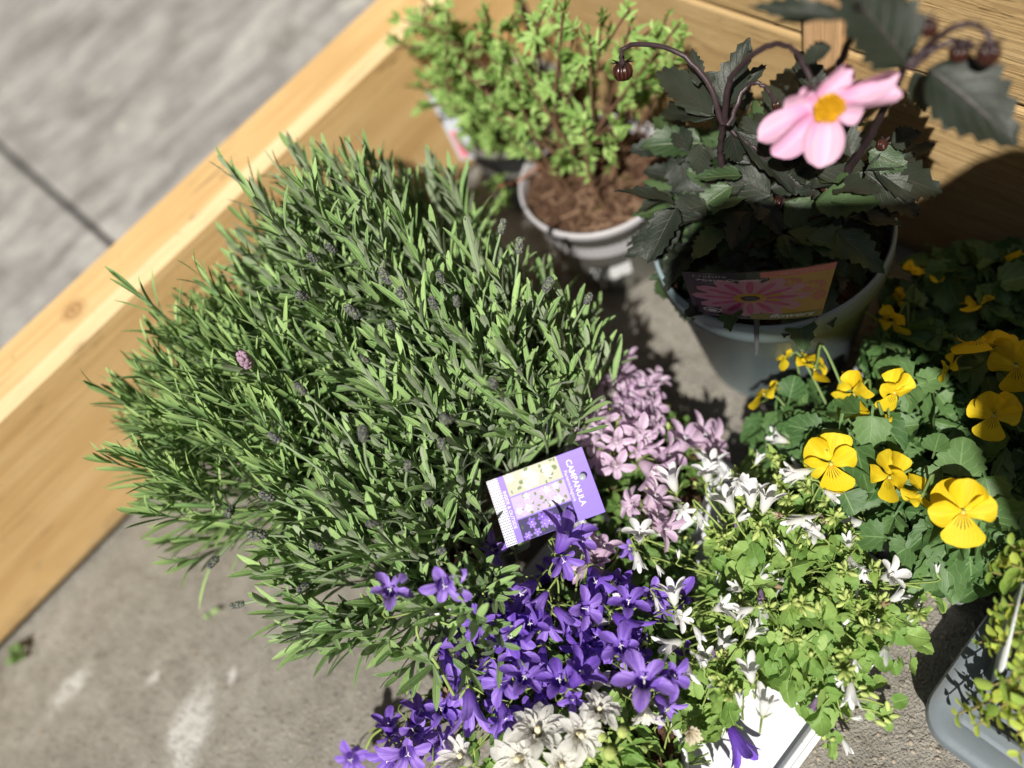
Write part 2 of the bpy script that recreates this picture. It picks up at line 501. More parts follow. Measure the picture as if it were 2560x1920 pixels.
# ------------------------------------------------------------------ materials
def concrete():
    t = NT('weathered_concrete')
    p = t.pos()
    big = t.noise(p, 5, 5, 0.6)
    mid = t.noise(p, 38, 5, 0.65)
    fine = t.noise(p, 420, 3, 0.6)
    c = t.ramp(t.math('ADD', t.math('MULTIPLY', big, 0.5), t.math('MULTIPLY', mid, 0.5)), [(0.3, (0.175, 0.165, 0.142)), (0.5, (0.285, 0.268, 0.232)), (0.7, (0.41, 0.392, 0.35))])
    dv = t.n('TexNoise'); t.l(p, dv.inputs['Vector']); dv.inputs['Scale'].default_value = 240
    ad = t.n('VectorMath', operation='MULTIPLY_ADD'); t.l(dv.outputs['Color'], ad.inputs[0]); ad.inputs[1].default_value = (0.006, 0.006, 0.006); t.l(p, ad.inputs[2])
    vo = t.n('TexVoronoi'); t.l(ad.outputs[0], vo.inputs['Vector']); vo.inputs['Scale'].default_value = 210; vo.inputs['Randomness'].default_value = 1.0
    peb = t.maprange(vo.outputs['Distance'], 0.22, 0.6, 1.0, 0.0)
    sepc = t.n('SeparateColor'); t.l(vo.outputs['Color'], sepc.inputs[0])
    pm = t.math('MULTIPLY', peb, t.maprange(sepc.outputs[0], 0.6, 0.75))
    pc = t.ramp(sepc.outputs[1], [(0.0, (0.10, 0.085, 0.07)), (0.4, (0.33, 0.27, 0.20)), (1.0, (0.52, 0.48, 0.42))])
    c = t.mix(t.math('MULTIPLY', pm, 0.55), c, pc)
    c = t.mix(t.math('MULTIPLY', t.maprange(fine, 0.48, 0.7), 0.45), c, (0.13, 0.115, 0.09))
    c = t.mix(t.math('MULTIPLY', t.maprange(t.noise(p, 650, 2), 0.58, 0.7), 0.5), c, (0.50, 0.47, 0.41))
    # pale lime and bird-dropping stains with shapes of their own
    wob = t.noise(p, 22, 4, 0.7)
    st = None
    for (cx, cy, rx, ry, an) in STAINS:
        mp = t.n('Mapping'); t.l(p, mp.inputs[0])
        mp.vector_type = 'TEXTURE'
        mp.inputs['Location'].default_value = (cx, cy, 0); mp.inputs['Rotation'].default_value = (0, 0, an); mp.inputs['Scale'].default_value = (rx, ry, 1)
        ln = t.n('VectorMath', operation='LENGTH'); t.l(mp.outputs[0], ln.inputs[0])
        d = t.math('ADD', ln.outputs['Value'], t.math('MULTIPLY', t.math('SUBTRACT', wob, 0.5), 2.2))
        m = t.maprange(d, 0.45, 1.25, 1.0, 0.0)
        st = m if st is None else t.math('MAXIMUM', st, m)
    st = t.math('MULTIPLY', st, t.maprange(t.noise(p, 130, 4, 0.7), 0.3, 0.55))
    c = t.mix(t.math('MULTIPLY', st, 0.85), c, (0.64, 0.64, 0.61))
    bl = t.maprange(t.noise(p, 11, 5, 0.75), 0.56, 0.68)
    c = t.mix(t.math('MULTIPLY', bl, 0.45), c, (0.13, 0.115, 0.095))
    h = t.math('ADD', t.math('ADD', t.math('MULTIPLY', fine, 0.8), t.math('MULTIPLY', mid, 0.8)), t.math('MULTIPLY', pm, 0.3))
    return t.done(t.bsdf(c, 0.9, 0.2, t.bump(h, 1.0, 0.005)))
STAINS = [(-0.274, 0.509, 0.055, 0.024, 0.5), (-0.212, 0.517, 0.010, 0.006, 0.4), (-0.27, 0.585, 0.008, 0.006, 0), (-0.34, 0.655, 0.03, 0.014, 0.1), (-0.13, 0.725, 0.010, 0.006, 0.3), (0.31, 0.62, 0.08, 0.05, 0.3)]

def stone():
    t = NT('grey_sandstone')
    p = t.pos()
    st = t.noise(t.scaled(p, (3.0, 9.0, 3.0)), 2.4, 5, 0.6, 0.6)
    fine = t.noise(p, 90, 5, 0.65)
    c = t.ramp(t.math('ADD', t.math('MULTIPLY', st, 0.7), t.math('MULTIPLY', fine, 0.3)), [(0.36, (0.16, 0.152, 0.145)), (0.5, (0.30, 0.288, 0.272)), (0.64, (0.44, 0.425, 0.40))])
    lich = t.maprange(t.noise(t.scaled(p, (5, 9, 5)), 3.2, 4, 0.7), 0.58, 0.70)
    c = t.mix(t.math('MULTIPLY', lich, 0.7), c, (0.55, 0.54, 0.47))
    moss = t.maprange(t.noise(p, 9, 5, 0.7), 0.52, 0.7)
    c = t.mix(t.math('MULTIPLY', moss, 0.6), c, (0.11, 0.10, 0.08))
    return t.done(t.bsdf(c, 0.85, 0.25, t.bump(t.math('ADD', st, fine), 0.5, 0.006)))

M_con = concrete()
M_stone = stone()
M_joint = plain('mossy_joint_dirt', (0.13, 0.115, 0.095), 0.95, 0.1, 0.4, 60, 0.5)
M_wood_x = wood_mat('pale_larch_along_x', 0, (0.50, 0.30, 0.115), (0.67, 0.445, 0.20), (0.77, 0.56, 0.29), 1.0, 0.25, [((-0.052, 0.79, 0.23), 0.014)])
M_wood_y = wood_mat('rough_sawn_larch_along_y', 1, (0.36, 0.23, 0.10), (0.52, 0.36, 0.17), (0.62, 0.45, 0.24), 1.5, 0.55, [((0.545, 0.06, 0.30), 0.02)])
M_wood_z = wood_mat('larch_post_upright', 2, (0.46, 0.26, 0.12), (0.60, 0.38, 0.20), (0.68, 0.46, 0.27), 1.0, 0.5)
M_pot_taupe = plastic('taupe_plastic', (0.22, 0.22, 0.195), 0.42, 0.3)
M_pot_rim = plastic('pale_pot_rim', (0.45, 0.44, 0.455), 0.4, 0.2)
M_pot_blue = plastic('blue_grey_plastic', (0.25, 0.33, 0.355), 0.36, 0.22)
M_pot_dark = plastic('dark_grey_plastic', (0.07, 0.075, 0.08), 0.4, 0.25)
M_pot_white = plain('white_plastic_pot', (0.74, 0.76, 0.78), 0.4, 0.45, 0.04, 40)
M_tray_white = plastic('white_tray_plastic', (0.80, 0.81, 0.83), 0.32, 0.06)
M_tray_grey = plastic('slate_grey_tray_plastic', (0.165, 0.195, 0.22), 0.3, 0.15)
M_tray_pale = plastic('pale_grey_cell_tray', (0.42, 0.45, 0.46), 0.35, 0.2)

def soil_mat():
    t = NT('bark_compost')
    p = t.pos()
    n1 = t.noise(p, 150, 5, 0.7); n2 = t.noise(p, 45, 3)
    c = t.ramp(n1, [(0.3, (0.035, 0.02, 0.012)), (0.5, (0.11, 0.06, 0.038)), (0.72, (0.26, 0.16, 0.10))])
    c = t.mix(t.maprange(n2, 0.58, 0.72), c, (0.10, 0.085, 0.02))
    return t.done(t.bsdf(c, 0.95, 0.1, t.bump(n1, 1.0, 0.008)))
M_soil = soil_mat()
M_bark = plain('woody_brown_stem', (0.15, 0.085, 0.05), 0.8, 0.2, 0.35, 120, 0.4)
M_redstem = plain('reddish_young_stem', (0.30, 0.13, 0.07), 0.6, 0.3, 0.3, 120)

M_lav = leaf_mat('lavender_leaf', (0.09, 0.21, 0.05), (0.37, 0.55, 0.19), (0.42, 0.57, 0.26), 0.5, 0.35, 0.06, (0.25, 0.40, 0.06), 9, 1.0, 0.12, 0.5, 0.10, edge=(0.33, 0.44, 0.21), under=(0.38, 0.47, 0.29))
M_lav2 = leaf_mat('fine_lavender_leaf', (0.10, 0.22, 0.065), (0.29, 0.45, 0.17), (0.33, 0.47, 0.20), 0.55, 0.35, 0.06, (0.28, 0.42, 0.05), 9, 1.0, 0.12, 0.3, 0.08, tipc=(0.33, 0.47, 0.16))
M_lavstem = plain('lavender_stalk', (0.27, 0.36, 0.20), 0.7, 0.2, 0.15, 200)
M_lavbud = None
def lavbud():
    t = NT('lavender_bud_head')
    n = t.noise(t.pos(), 600, 3)
    c = t.ramp(n, [(0.35, (0.045, 0.045, 0.055)), (0.48, (0.11, 0.11, 0.13)), (0.6, (0.22, 0.26, 0.14))])
    return t.done(t.bsdf(c, 0.8, 0.2, t.bump(n, 0.8, 0.002)))
M_lavbud = lavbud()
M_camp_leaf = leaf_mat('campanula_leaf', (0.11, 0.24, 0.045), (0.33, 0.48, 0.13), (0.30, 0.44, 0.13), 0.5, 0.35, 0.24, (0.34, 0.50, 0.05), 5, 1.6, 0.05, 0.45)
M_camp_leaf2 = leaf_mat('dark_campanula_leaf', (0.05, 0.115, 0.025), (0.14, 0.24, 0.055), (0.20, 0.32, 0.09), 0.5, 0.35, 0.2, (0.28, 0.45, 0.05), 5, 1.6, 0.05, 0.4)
M_camp_tip = leaf_mat('young_campanula_leaf', (0.17, 0.30, 0.055), (0.32, 0.46, 0.11), (0.38, 0.50, 0.15), 0.5, 0.35, 0.24, (0.4, 0.55, 0.06), 5, 1.6, 0.06, 0.4)
M_camp_stem = plain('campanula_stem', (0.27, 0.36, 0.10), 0.6, 0.3, 0.25, 150)
M_brown = plain('withered_brown', (0.20, 0.12, 0.07), 0.85, 0.1, 0.4, 200)
M_bud = plain('pale_green_bud', (0.40, 0.48, 0.15), 0.55, 0.3, 0.35, 120)
M_purple = petal_mat('violet_bellflower', (0.13, 0.045, 0.50), (0.52, 0.34, 0.92), (0.13, 0.04, 0.42), 0.32, 0.5, streak=(0.12, 0.04, 0.44))
M_pink = petal_mat('lilac_bellflower', (0.62, 0.45, 0.62), (0.80, 0.67, 0.78), (0.60, 0.44, 0.54), 0.3, 0.55, streak=(0.50, 0.27, 0.52))
M_whitef = petal_mat('white_bellflower', (0.78, 0.78, 0.80), (0.86, 0.86, 0.86), (0.70, 0.72, 0.62), 0.28, 0.55)
M_ivory = petal_mat('ivory_double_bellflower', (0.80, 0.79, 0.73), (0.87, 0.86, 0.82), (0.82, 0.80, 0.70), 0.48, 0.55)
M_cream = petal_mat('faded_cream_petal', (0.62, 0.55, 0.40), (0.72, 0.65, 0.50), (0.60, 0.48, 0.28), 0.28, 0.6)
M_style = plain('pale_style', (0.72, 0.70, 0.74), 0.5, 0.3, 0.08, 200)
M_stylec = plain('cream_stamens', (0.80, 0.72, 0.46), 0.6, 0.3, 0.12, 400)
M_viola = petal_mat('yellow_viola_petal', (0.88, 0.62, 0.010), (0.94, 0.76, 0.04), None, 0.35, 0.6, streak=(0.84, 0.53, 0.008))
M_viola_low = petal_mat('lined_yellow_viola_petal', (0.88, 0.60, 0.008), (0.94, 0.73, 0.03), None, 0.35, 0.6, lines=(0.06, 0.015, 0.0))
M_viola_leaf = leaf_mat('viola_leaf', (0.035, 0.095, 0.025), (0.12, 0.215, 0.07), (0.20, 0.33, 0.12), 0.5, 0.4, 0.16, (0.24, 0.42, 0.05), 5, 2.0, 0.035, 0.3)
M_viola_stem = plain('viola_stalk', (0.13, 0.20, 0.06), 0.55, 0.3, 0.25, 150)
M_dleaf = leaf_mat('bronze_dahlia_leaf', (0.014, 0.021, 0.014), (0.036, 0.045, 0.030), (0.055, 0.04, 0.04), 0.46, 0.4, 0.07, (0.10, 0.12, 0.02), 6, 2.4, 0.03, 0.55)
M_dleaf_g = leaf_mat('green_dahlia_leaf', (0.025, 0.055, 0.022), (0.07, 0.12, 0.045), (0.13, 0.15, 0.07), 0.42, 0.45, 0.12, (0.2, 0.34, 0.04), 6, 2.4, 0.03, 0.55)
M_dstem = plain('dark_maroon_stem', (0.045, 0.028, 0.032), 0.42, 0.45, 0.4, 150, 0.2)
def dbud_mat():
    t = NT('maroon_bud')
    uv = t.n('UVMap').outputs[0]; sp = t.n('SeparateXYZ'); t.l(uv, sp.inputs[0])
    rib = t.math('ADD', t.math('MULTIPLY', t.math('SINE', t.math('MULTIPLY', sp.outputs[0], 88.0)), 0.5), 0.5)
    c = t.mix(rib, (0.014, 0.006, 0.006), (0.075, 0.020, 0.011))
    c = t.mix(t.maprange(sp.outputs[1], 0.0, 0.45, 1.0, 0.0), c, (0.018, 0.012, 0.012))
    return t.done(t.bsdf(c, 0.28, 0.5, t.bump(rib, 0.5, 0.001)))
M_dbud = dbud_mat()
M_dpetal = petal_mat('pink_dahlia_petal', (0.78, 0.46, 0.64), (0.84, 0.58, 0.70), (0.70, 0.28, 0.50), 0.25, 0.5, streak=(0.72, 0.34, 0.60))
M_dcentre = plain('golden_anthers', (0.80, 0.42, 0.015), 0.6, 0.3, 0.3, 900, 0.3)
M_potleaf = leaf_mat('potentilla_leaf', (0.13, 0.27, 0.045), (0.44, 0.62, 0.20), (0.32, 0.46, 0.16), 0.55, 0.35, 0.25, (0.35, 0.52, 0.06), 4, 1.5, 0.1, 0.3)
M_thyme = leaf_mat('golden_thyme_leaf', (0.28, 0.44, 0.07), (0.52, 0.62, 0.11), (0.34, 0.40, 0.09), 0.45, 0.4, 0.22, (0.5, 0.5, 0.04), 4, 1.5, 0.06, 0.3, edge=(0.62, 0.60, 0.07))
M_thyme_g = leaf_mat('green_thyme_leaf', (0.20, 0.34, 0.06), (0.38, 0.50, 0.10), (0.28, 0.36, 0.09), 0.45, 0.4, 0.2, (0.4, 0.5, 0.04), 4, 1.5, 0.06, 0.3)

# ------------------------------------------------------------------ setting
def sheet(name, x0, x1, y0, y1, z, mat, nx=2, ny=2):
    xs = np.linspace(x0, x1, nx); ys = np.linspace(y0, y1, ny)
    X, Y = np.meshgrid(xs, ys, indexing='ij')
    V = np.stack([X.ravel(), Y.ravel(), np.full(X.size, z)], -1)
    Q = gridq(nx - 1, ny - 1)[:, ::-1]
    o = mobj(name, mesh_arrays(name, V, Q, None, [mat], smooth=False))
    o['kind'] = 'structure'
    return o
ground = sheet('concrete_ground', -40, 40, -40, 40, 0.0, M_con)

paving = sheet('paving', -4.9, 0.94, 0.836, 3.38, 0.004, M_joint)
xs = [-2.37, -1.77, -1.17, -0.57, 0.028, 0.63]
ys = [0.842, 1.935, 2.6, 3.25]
for j in range(len(ys) - 1):
    for i in range(len(xs) - 1):
        sh = 0.0 if j % 2 == 0 else 0.27
        g = 0.0045
        me = box_mesh('flagstone', (xs[i] + sh + g, ys[j] + g, 0.002), (xs[i + 1] + sh - g, ys[j + 1] - g, 0.026 + random.uniform(-.001, .002)), M_stone, 0.006, 2, 0.003)
        mobj('flagstone', me, paving)

WALL_Y = 0.757
bw = thing('timber_sleeper_wall', 'low pale timber sleeper wall running diagonally behind the lavender', 'timber wall', (-0.4, WALL_Y, 0))
slm = box_mesh('sleeper', (-1.75, WALL_Y, 0.004), (0.545, WALL_Y + 0.076, 0.228), M_wood_x, 0.010, 1)
slm.materials.append(wood_mat('pale_edge_wood', 0, (0.58, 0.41, 0.20), (0.72, 0.55, 0.31), (0.78, 0.64, 0.41), 1.0, 0.2))  # paler wood tone for the long bevel faces
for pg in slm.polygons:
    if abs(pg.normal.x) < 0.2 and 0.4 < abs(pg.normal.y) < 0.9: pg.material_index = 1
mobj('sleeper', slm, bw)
WX = 0.545
rw = thing('timber_board_wall', 'rough sawn timber board wall behind the dark-leaved dahlia', 'timber wall', (WX, 0.1, 0))
mobj('board', box_mesh('board', (WX, -0.9, 0.003), (WX + 0.05, WALL_Y - 0.002, 0.223), M_wood_y, 0.003, 2), rw)
mobj('board', box_mesh('board', (WX + 0.001, -0.9, 0.227), (WX + 0.051, WALL_Y - 0.002, 0.45), M_wood_y, 0.003, 2), rw)
mobj('post', box_mesh('post', (WX + 0.052, 0.34, 0.0), (WX + 0.12, 0.41, 0.5), M_wood_z, 0.003, 2), rw)
mobj('batten', box_mesh('batten', (WX - 0.012, 0.335, 0.006), (WX - 0.001, 0.372, 0.448), M_wood_z, 0.002, 2), rw)

# dark building blocks added out of view to hold back sky light
M_render = plain('dark_blocker_wall', (0.035, 0.032, 0.03), 0.9, 0.15, 0.3, 8, 0.4)
M_frame = plain('painted_window_frame', (0.30, 0.30, 0.29), 0.5, 0.3, 0.1, 20)
tpn = NT('dark_window_pane'); M_pane = tpn.done(tpn.bsdf((0.02, 0.025, 0.03), 0.08, 0.5))
M_slate = plain('slate_roof', (0.06, 0.062, 0.068), 0.8, 0.2, 0.3, 12, 0.3)
def blocker(label, lo, hi, axis, wins):
    th = thing('blocker', label, 'blocker', (lo[0], lo[1], 0))
    mobj('wall', box_mesh('wall', (lo[0], lo[1], 0.002), (hi[0], hi[1], hi[2]), M_render, 0.01), th)
    mobj('roof', box_mesh('roof', (lo[0] - 0.12, lo[1] - 0.12, hi[2] + 0.002), (hi[0] + 0.12, hi[1] + 0.12, hi[2] + 0.12), M_slate, 0.02), th)
    for (u, z, face) in wins:
        if axis == 0: a, b = (face - 0.03, u - 0.4, z), (face + 0.03, u + 0.4, z + 1.1)
        else: a, b = (u - 0.4, face - 0.03, z), (u + 0.4, face + 0.03, z + 1.1)
        w = mobj('window', box_mesh('window', a, b, M_frame, 0.008), th)
        g = [0.05, 0.05, 0.06]; g[axis] = -0.01
        subobj('pane', box_mesh('pane', tuple(q + r for q, r in zip(a, g)), tuple(q - r for q, r in zip(b, g)), M_pane), w)
    return th
blocker('dark house beyond the timber board wall, added unseen to cut sky light', (0.95, -5, 0), (3.5, 2.6, 5.2), 0, [(-1.0, 1.0, 0.95), (-3.0, 1.0, 0.95), (1.4, 3.2, 0.95)])
blocker('dark house beyond the paving, added unseen to cut sky light', (-6, 3.4, 0), (3.5, 5.5, 5.0), 1, [(-0.5, 1.0, 3.4), (-3.0, 1.0, 3.4)])
blocker('dark house behind the photographer, added unseen to cut sky light', (-6, -6.5, 0), (3.5, -4.6, 6.0), 1, [(-1.0, 1.0, -4.6), (-3.0, 3.2, -4.6)])
blocker('dark house across the yard, added unseen to cut sky light', (-7.0, -4.4, 0), (-5.0, 3.2, 5.4), 0, [(-1.0, 1.0, -5.0), (1.5, 1.0, -5.0)])

# unseen board added for the photographer's shadow over the dahlia pot and violas
ds = thing('shade_caster', 'timber display stand with a cut-out top, standing out of the picture', 'shade caster', (0.0, -0.62, 0))
bm = bmesh.new()
outline = [(-0.208, -0.085), (-0.185, -0.066), (-0.125, -0.060), (-0.105, -0.070), (-0.081, -0.124), (-0.049, -0.178), (-0.018, -0.212), (0.030, -0.220), (0.047, -0.232), (0.060, -0.270), (0.20, -0.50), (0.20, -0.70), (-0.25, -0.70), (-0.25, -0.43), (-0.205, -0.365), (-0.165, -0.336), (-0.150, -0.285), (-0.178, -0.205), (-0.215, -0.125)]
vs = [bm.verts.new((x, y, 1.0)) for x, y in outline]
f = bm.faces.new(vs)
r_ = bmesh.ops.extrude_face_region(bm, geom=[f])
bmesh.ops.translate(bm, verts=[v for v in r_['geom'] if isinstance(v, bmesh.types.BMVert)], vec=(0, 0, 0.018))
bmesh.ops.recalc_face_normals(bm, faces=bm.faces[:])
me = bpy.data.meshes.new('shade_top'); bm.to_mesh(me); bm.free(); me.materials.append(M_wood_x)
mobj('shade_top', me, ds)
for (x, y) in ((-0.2, -0.66), (0.15, -0.66)):
    mobj('leg', box_mesh('leg', (x - 0.02, y - 0.02, 0.001), (x + 0.02, y + 0.02, 0.999), M_wood_z, 0.003), ds)

# ------------------------------------------------------------------ pots and trays
def pot(name, label, loc, H, R, rb, mat, rimmat=None, group=None, soil=0.018, rimh=0.016, lip=0.004, rootdrop=0.0):
    t = thing(name, label, 'plant pot', loc, group)
    pr = [(0.0, 0.003), (rb - 0.006, 0.003), (rb - 0.002, 0.0), (rb, 0.003), (rb + (R - rb) * 0.88 - 0.003, H - rimh - 0.003), (R - lip + 0.001, H - rimh - 0.001)]
    inn = [(R - 0.004, H - 0.002), (R - 0.0055, H - rimh), (rb - 0.002, 0.006)]
    body = Acc().add(lathe(pr, 64)).mesh('pot_body', [mat])
    mobj('pot_body', body, t, np.array(Matrix.Translation(loc)))
    rp = [(R - lip + 0.0005, H - rimh), (R - 0.0004, H - rimh + 0.001), (R, H - 0.003), (R - 0.0012, H - 0.0005), (R - 0.003, H - 0.0005), (R - 0.0042, H - 0.003), (R - 0.006, H - rimh), (R - 0.010, H - 0.05)]
    mobj('rim', Acc().add(lathe(rp, 72)).mesh('rim', [rimmat or mat]), t, np.array(Matrix.Translation(loc)))
    rs = R - 0.006
    rr = np.linspace(0, rs, 12)
    V, Q, U = lathe(np.stack([rr, np.zeros(12)], -1), 40)
    V = V.copy(); V[:, 2] = H - soil + 0.004 * np.sin(V[:, 0] * 260 + 1) * np.cos(V[:, 1] * 230) + rng.normal(size=len(V)) * 0.0012
    mobj('compost', mesh_arrays('compost', V, Q[:, ::-1], U, [M_soil]), t, np.array(Matrix.Translation(loc)))
    return t

def rrect(x0, x1, y0, y1, r, n=8):
    pts = []
    for (cx, cy, a0) in ((x1 - r, y1 - r, 0), (x0 + r, y1 - r, 90), (x0 + r, y0 + r, 180), (x1 - r, y0 + r, 270)):
        for k in range(n + 1):
            a = math.radians(a0 + 90 * k / n); pts.append((cx + r * math.cos(a), cy + r * math.sin(a)))
    return np.array(pts)
def tray_mesh(name, x0, x1, y0, y1, r, prof, mat):
    """prof: (inset, z) loops from outer foot over the rim to the inner floor"""
    loops = []
    for ins, z in prof:
        p = rrect(x0 + ins, x1 - ins, y0 + ins, y1 - ins, max(0.002, r - ins))
        p = np.vstack([p, p[:1]])
        loops.append(np.c_[p, np.full(len(p), z)])
    V = np.array(loops); n = V.shape[1] - 1
    bm = bmesh.new()
    rows = [[bm.verts.new(c) for c in lp[:-1]] for lp in V]
    for a, b in zip(rows[:-1], rows[1:]):
        for i in range(n):
            f = bm.faces.new((a[i], a[(i + 1) % n], b[(i + 1) % n], b[i])); f.smooth = True
    bm.faces.new(rows[-1]); bm.faces.new(rows[0][::-1])
    bmesh.ops.recalc_face_normals(bm, faces=bm.faces[:])
    me = bpy.data.meshes.new(name); bm.to_mesh(me); bm.free(); me.materials.append(mat)
    me.set_sharp_from_angle(angle=math.radians(28))
    return me

# white carrying tray under the campanulas
wt = thing('white_tray', 'white plastic carrying tray holding the potted campanulas', 'tray', (0.08, 0.2, 0))
WT = (-0.072, 0.243, 0.0615, 0.338)
mobj('tray_body', tray_mesh('tray_body', *WT, 0.012, [(0.008, 0.0), (0.006, 0.002), (0.002, 0.028), (0.0, 0.029), (0.0, 0.033), (0.0012, 0.034), (0.0040, 0.034), (0.0050, 0.0325), (0.0062, 0.0325), (0.0072, 0.034), (0.0085, 0.0335), (0.0125, 0.021), (0.015, 0.0195)], M_tray_white), wt)

# grey tray at the lower right
gt = thing('grey_tray', 'slate grey plastic tray with rounded corner beside the white-flowered campanula', 'tray', (0.3, -0.15, 0))
GT = (0.146, 0.53, -0.36, 0.0185)
mobj('tray_body', tray_mesh('tray_body', *GT, 0.027, [(0.012, 0.0), (0.010, 0.002), (0.003, 0.044), (0.0, 0.046), (0.0, 0.051), (0.0015, 0.0545), (0.005, 0.0565), (0.009, 0.0568), (0.0185, 0.0545), (0.0205, 0.0535), (0.0222, 0.0540), (0.0240, 0.0552), (0.0300, 0.0552), (0.0320, 0.0535), (0.0335, 0.049), (0.0365, 0.0335), (0.0385, 0.0320), (0.0415, 0.0318), (0.0435, 0.0332), (0.0450, 0.0345)], M_tray_grey), gt)

# pale cell tray under the violas
vt = thing('viola_cell_tray', 'pale grey cell tray under the yellow violas', 'tray', (0.39, 0.12, 0))
VT = (0.248, 0.528, 0.030, 0.212)
mobj('tray_body', tray_mesh('tray_body', *VT, 0.010, [(0.010, 0.0), (0.008, 0.002), (0.002, 0.05), (0.0, 0.052), (0.0, 0.056), (0.002, 0.058), (0.008, 0.058), (0.010, 0.056), (0.014, 0.045), (0.015, 0.044)], M_tray_pale), vt)

dp = pot('dahlia_pot', 'large blue-grey plastic pot holding the dark-leaved dahlia', (0.388, 0.305, 0), 0.18, 0.0990, 0.070, M_pot_blue, None, None, 0.02, 0.026)
sp1 = pot('shrub_pot', 'taupe plastic pot with pale rim and bare compost beside the dahlia pot', (0.392, 0.518, 0), 0.13, 0.0800, 0.058, M_pot_taupe, M_pot_rim, None, 0.016, 0.012)
sp2 = pot('shrub_pot', 'dark grey plastic pot under the rear shrub close to the timber sleeper', (0.425, 0.672, 0), 0.125, 0.072, 0.052, M_pot_dark, M_pot_taupe, None, 0.016, 0.012)
# paper sticker on the taupe pot
st_me = Acc()
aa = np.linspace(math.radians(205), math.radians(240), 12)
def pot_r(z): return 0.058 + (0.0800 - 0.058) * 0.88 * z / 0.115
rows = []
for z in (0.040, 0.048, 0.056, 0.064):
    r = pot_r(z) + 0.0008
    rows.append(np.stack([0.392 + r * np.cos(aa), 0.518 + r * np.sin(aa), np.full(12, z) + 0.004 * np.sin(aa * 3)], -1))
st_me.add((np.array(rows).reshape(-1, 3), gridq(3, 11), np.zeros((48, 2))))
tag(mobj('paper_sticker', st_me.mesh('paper_sticker', [plain('white_paper', (0.78, 0.80, 0.80), 0.7, 0.2, 0.1, 200)])), 'small white paper sticker on the front of the taupe pot', 'sticker')

# ------------------------------------------------------------------ lavender
p_lav = lambda v: np.clip((0.30 + 0.70 * np.clip(v / 0.55, 0, 1) ** 0.8) * np.clip(1 - np.clip((v - 0.6) / 0.41, 0, 1) ** 2.6, 0, 1) ** 0.55, 0.12, 1)
LAVP = [blade(p_lav, 7, 2, b, 0.022, 0, 0, 3) for b in (0.08, 0.18, -0.08, 0.28, 0.03, 0.14)]
LAVP = [(V * np.array([1, 1, 1]), Q, U) for V, Q, U in LAVP]
LAVM = [Acc().add(p).mesh('lavender_leaf', [M_lav]) for p in LAVP]
LAVM2 = [Acc().add(p).mesh('lavender_leaf', [M_lav2]) for p in LAVP]
def head_piece(seed):
    A = Acc()
    r = np.random.default_rng(seed)
    A.add(ball(0.30, 8, 6, 1.55), np.array(Matrix.Translation((0, 0, 0.5))))
    for k in range(4):
        z = 0.12 + 0.24 * k; rad = 0.27 * (1 - 0.12 * abs(k - 1.2))
        for j in range(6):
            a = j * 1.047 + k * 0.52 + r.normal() * 0.1
            b = np.array([math.cos(a) * rad * 0.75, math.sin(a) * rad * 0.75, z])
            A.add(ball(0.15, 6, 4, 1.35), np.array(Matrix.Translation(b)))
    return A.piece()
HEADM = [Acc().add(head_piece(i)).mesh('flower_head', [M_lavbud]) for i in range(3)]
SPIKES = [
    (0.2273,0.4375,0.27),
    (0.2049,0.3678,0.27),
    (0.2207,0.3461,0.25),
    (0.1507,0.4035,0.29),
    (0.1395,0.4175,0.29),
    (0.161,0.4332,0.285),
    (0.1071,0.4284,0.295),
    (0.0743,0.4204,0.3),
    (0.0286,0.4425,0.3),
    (0.0812,0.3494,0.275),
    (0.1204,0.3412,0.275),
    (0.0321,0.3857,0.285),
    (-0.0092,0.4452,0.28),
    (0.029,0.3315,0.25),
    (0.0646,0.3478,0.26),
    (-0.0439,0.4326,0.255),
    (-0.0731,0.4729,0.23),
    (-0.1149,0.4815,0.19),
    (-0.1266,0.4472,0.17),
    (-0.0751,0.3867,0.21),
    (-0.0688,0.4267,0.24),
    (0.1347,0.4628,0.295),
    (0.1313,0.4466,0.29),
    (0.1133,0.5298,0.3),
    (0.1281,0.5225,0.3),
    (0.2019,0.5611,0.28),
    (0.1986,0.4938,0.27),
    (0.0834,0.498,0.31),
    (0.2242,0.4191,0.26),
    (0.0971,0.4572,0.3),
    (-0.0453,0.3812,0.24),
    (-0.0064,0.3527,0.25),
    (0.0375,0.3576,0.26),
    (0.0096,0.315,0.22),
    (-0.1087,0.3825,0.18)]
LAV = [  # centre, dome radius, shoot count, height, leaf length, leaf width, materials, label
    ((0.006, 0.385), 0.125, 185, 0.215, 0.052, 0.0052, 0, 'grey-green lavender nearest the camera, spilling over the concrete'),
    ((0.132, 0.404), 0.112, 185, 0.248, 0.054, 0.0052, 0, 'broad-leaved lavender beside the lilac campanula and purple plant card'),
    ((0.000, 0.560), 0.132, 220, 0.265, 0.052, 0.0034, 1, 'fine-leaved blurred lavender farthest left against the timber sleeper'),
    ((0.140, 0.555), 0.128, 190, 0.290, 0.054, 0.0046, 0, 'lavender with tall shoots at the back, next to the shrub pots'),
]
LAVPOT = ['white pot under the nearest lavender', 'white pot under the lavender by the plant card', 'white pot under the leftmost fine-leaved lavender', 'white pot under the rear lavender beside the shrubs']
CARD = [np.array(q) for q in [
    (0.0754,0.3525,0.168),
    (0.1451,0.3104,0.165),
    (0.1184,0.2672,0.155),
    (0.0485,0.3046,0.158)]]
_n = unit(np.cross(CARD[1] - CARD[0], CARD[3] - CARD[0])); _n = _n if _n[2] > 0 else -_n
def over_plate(p, plate, nn, pad, v):
    h = (p - plate[0]) @ nn
    if h < -0.004: return False
    q = p - v * (h / (v @ nn)) - plate[0]
    a = plate[1] - plate[0]; b = plate[3] - plate[0]
    return -pad < q @ a / (a @ a) < 1 + pad and -pad < q @ b / (b @ b) < 1 + pad
SUNV = np.array(SUN_TRAVEL)
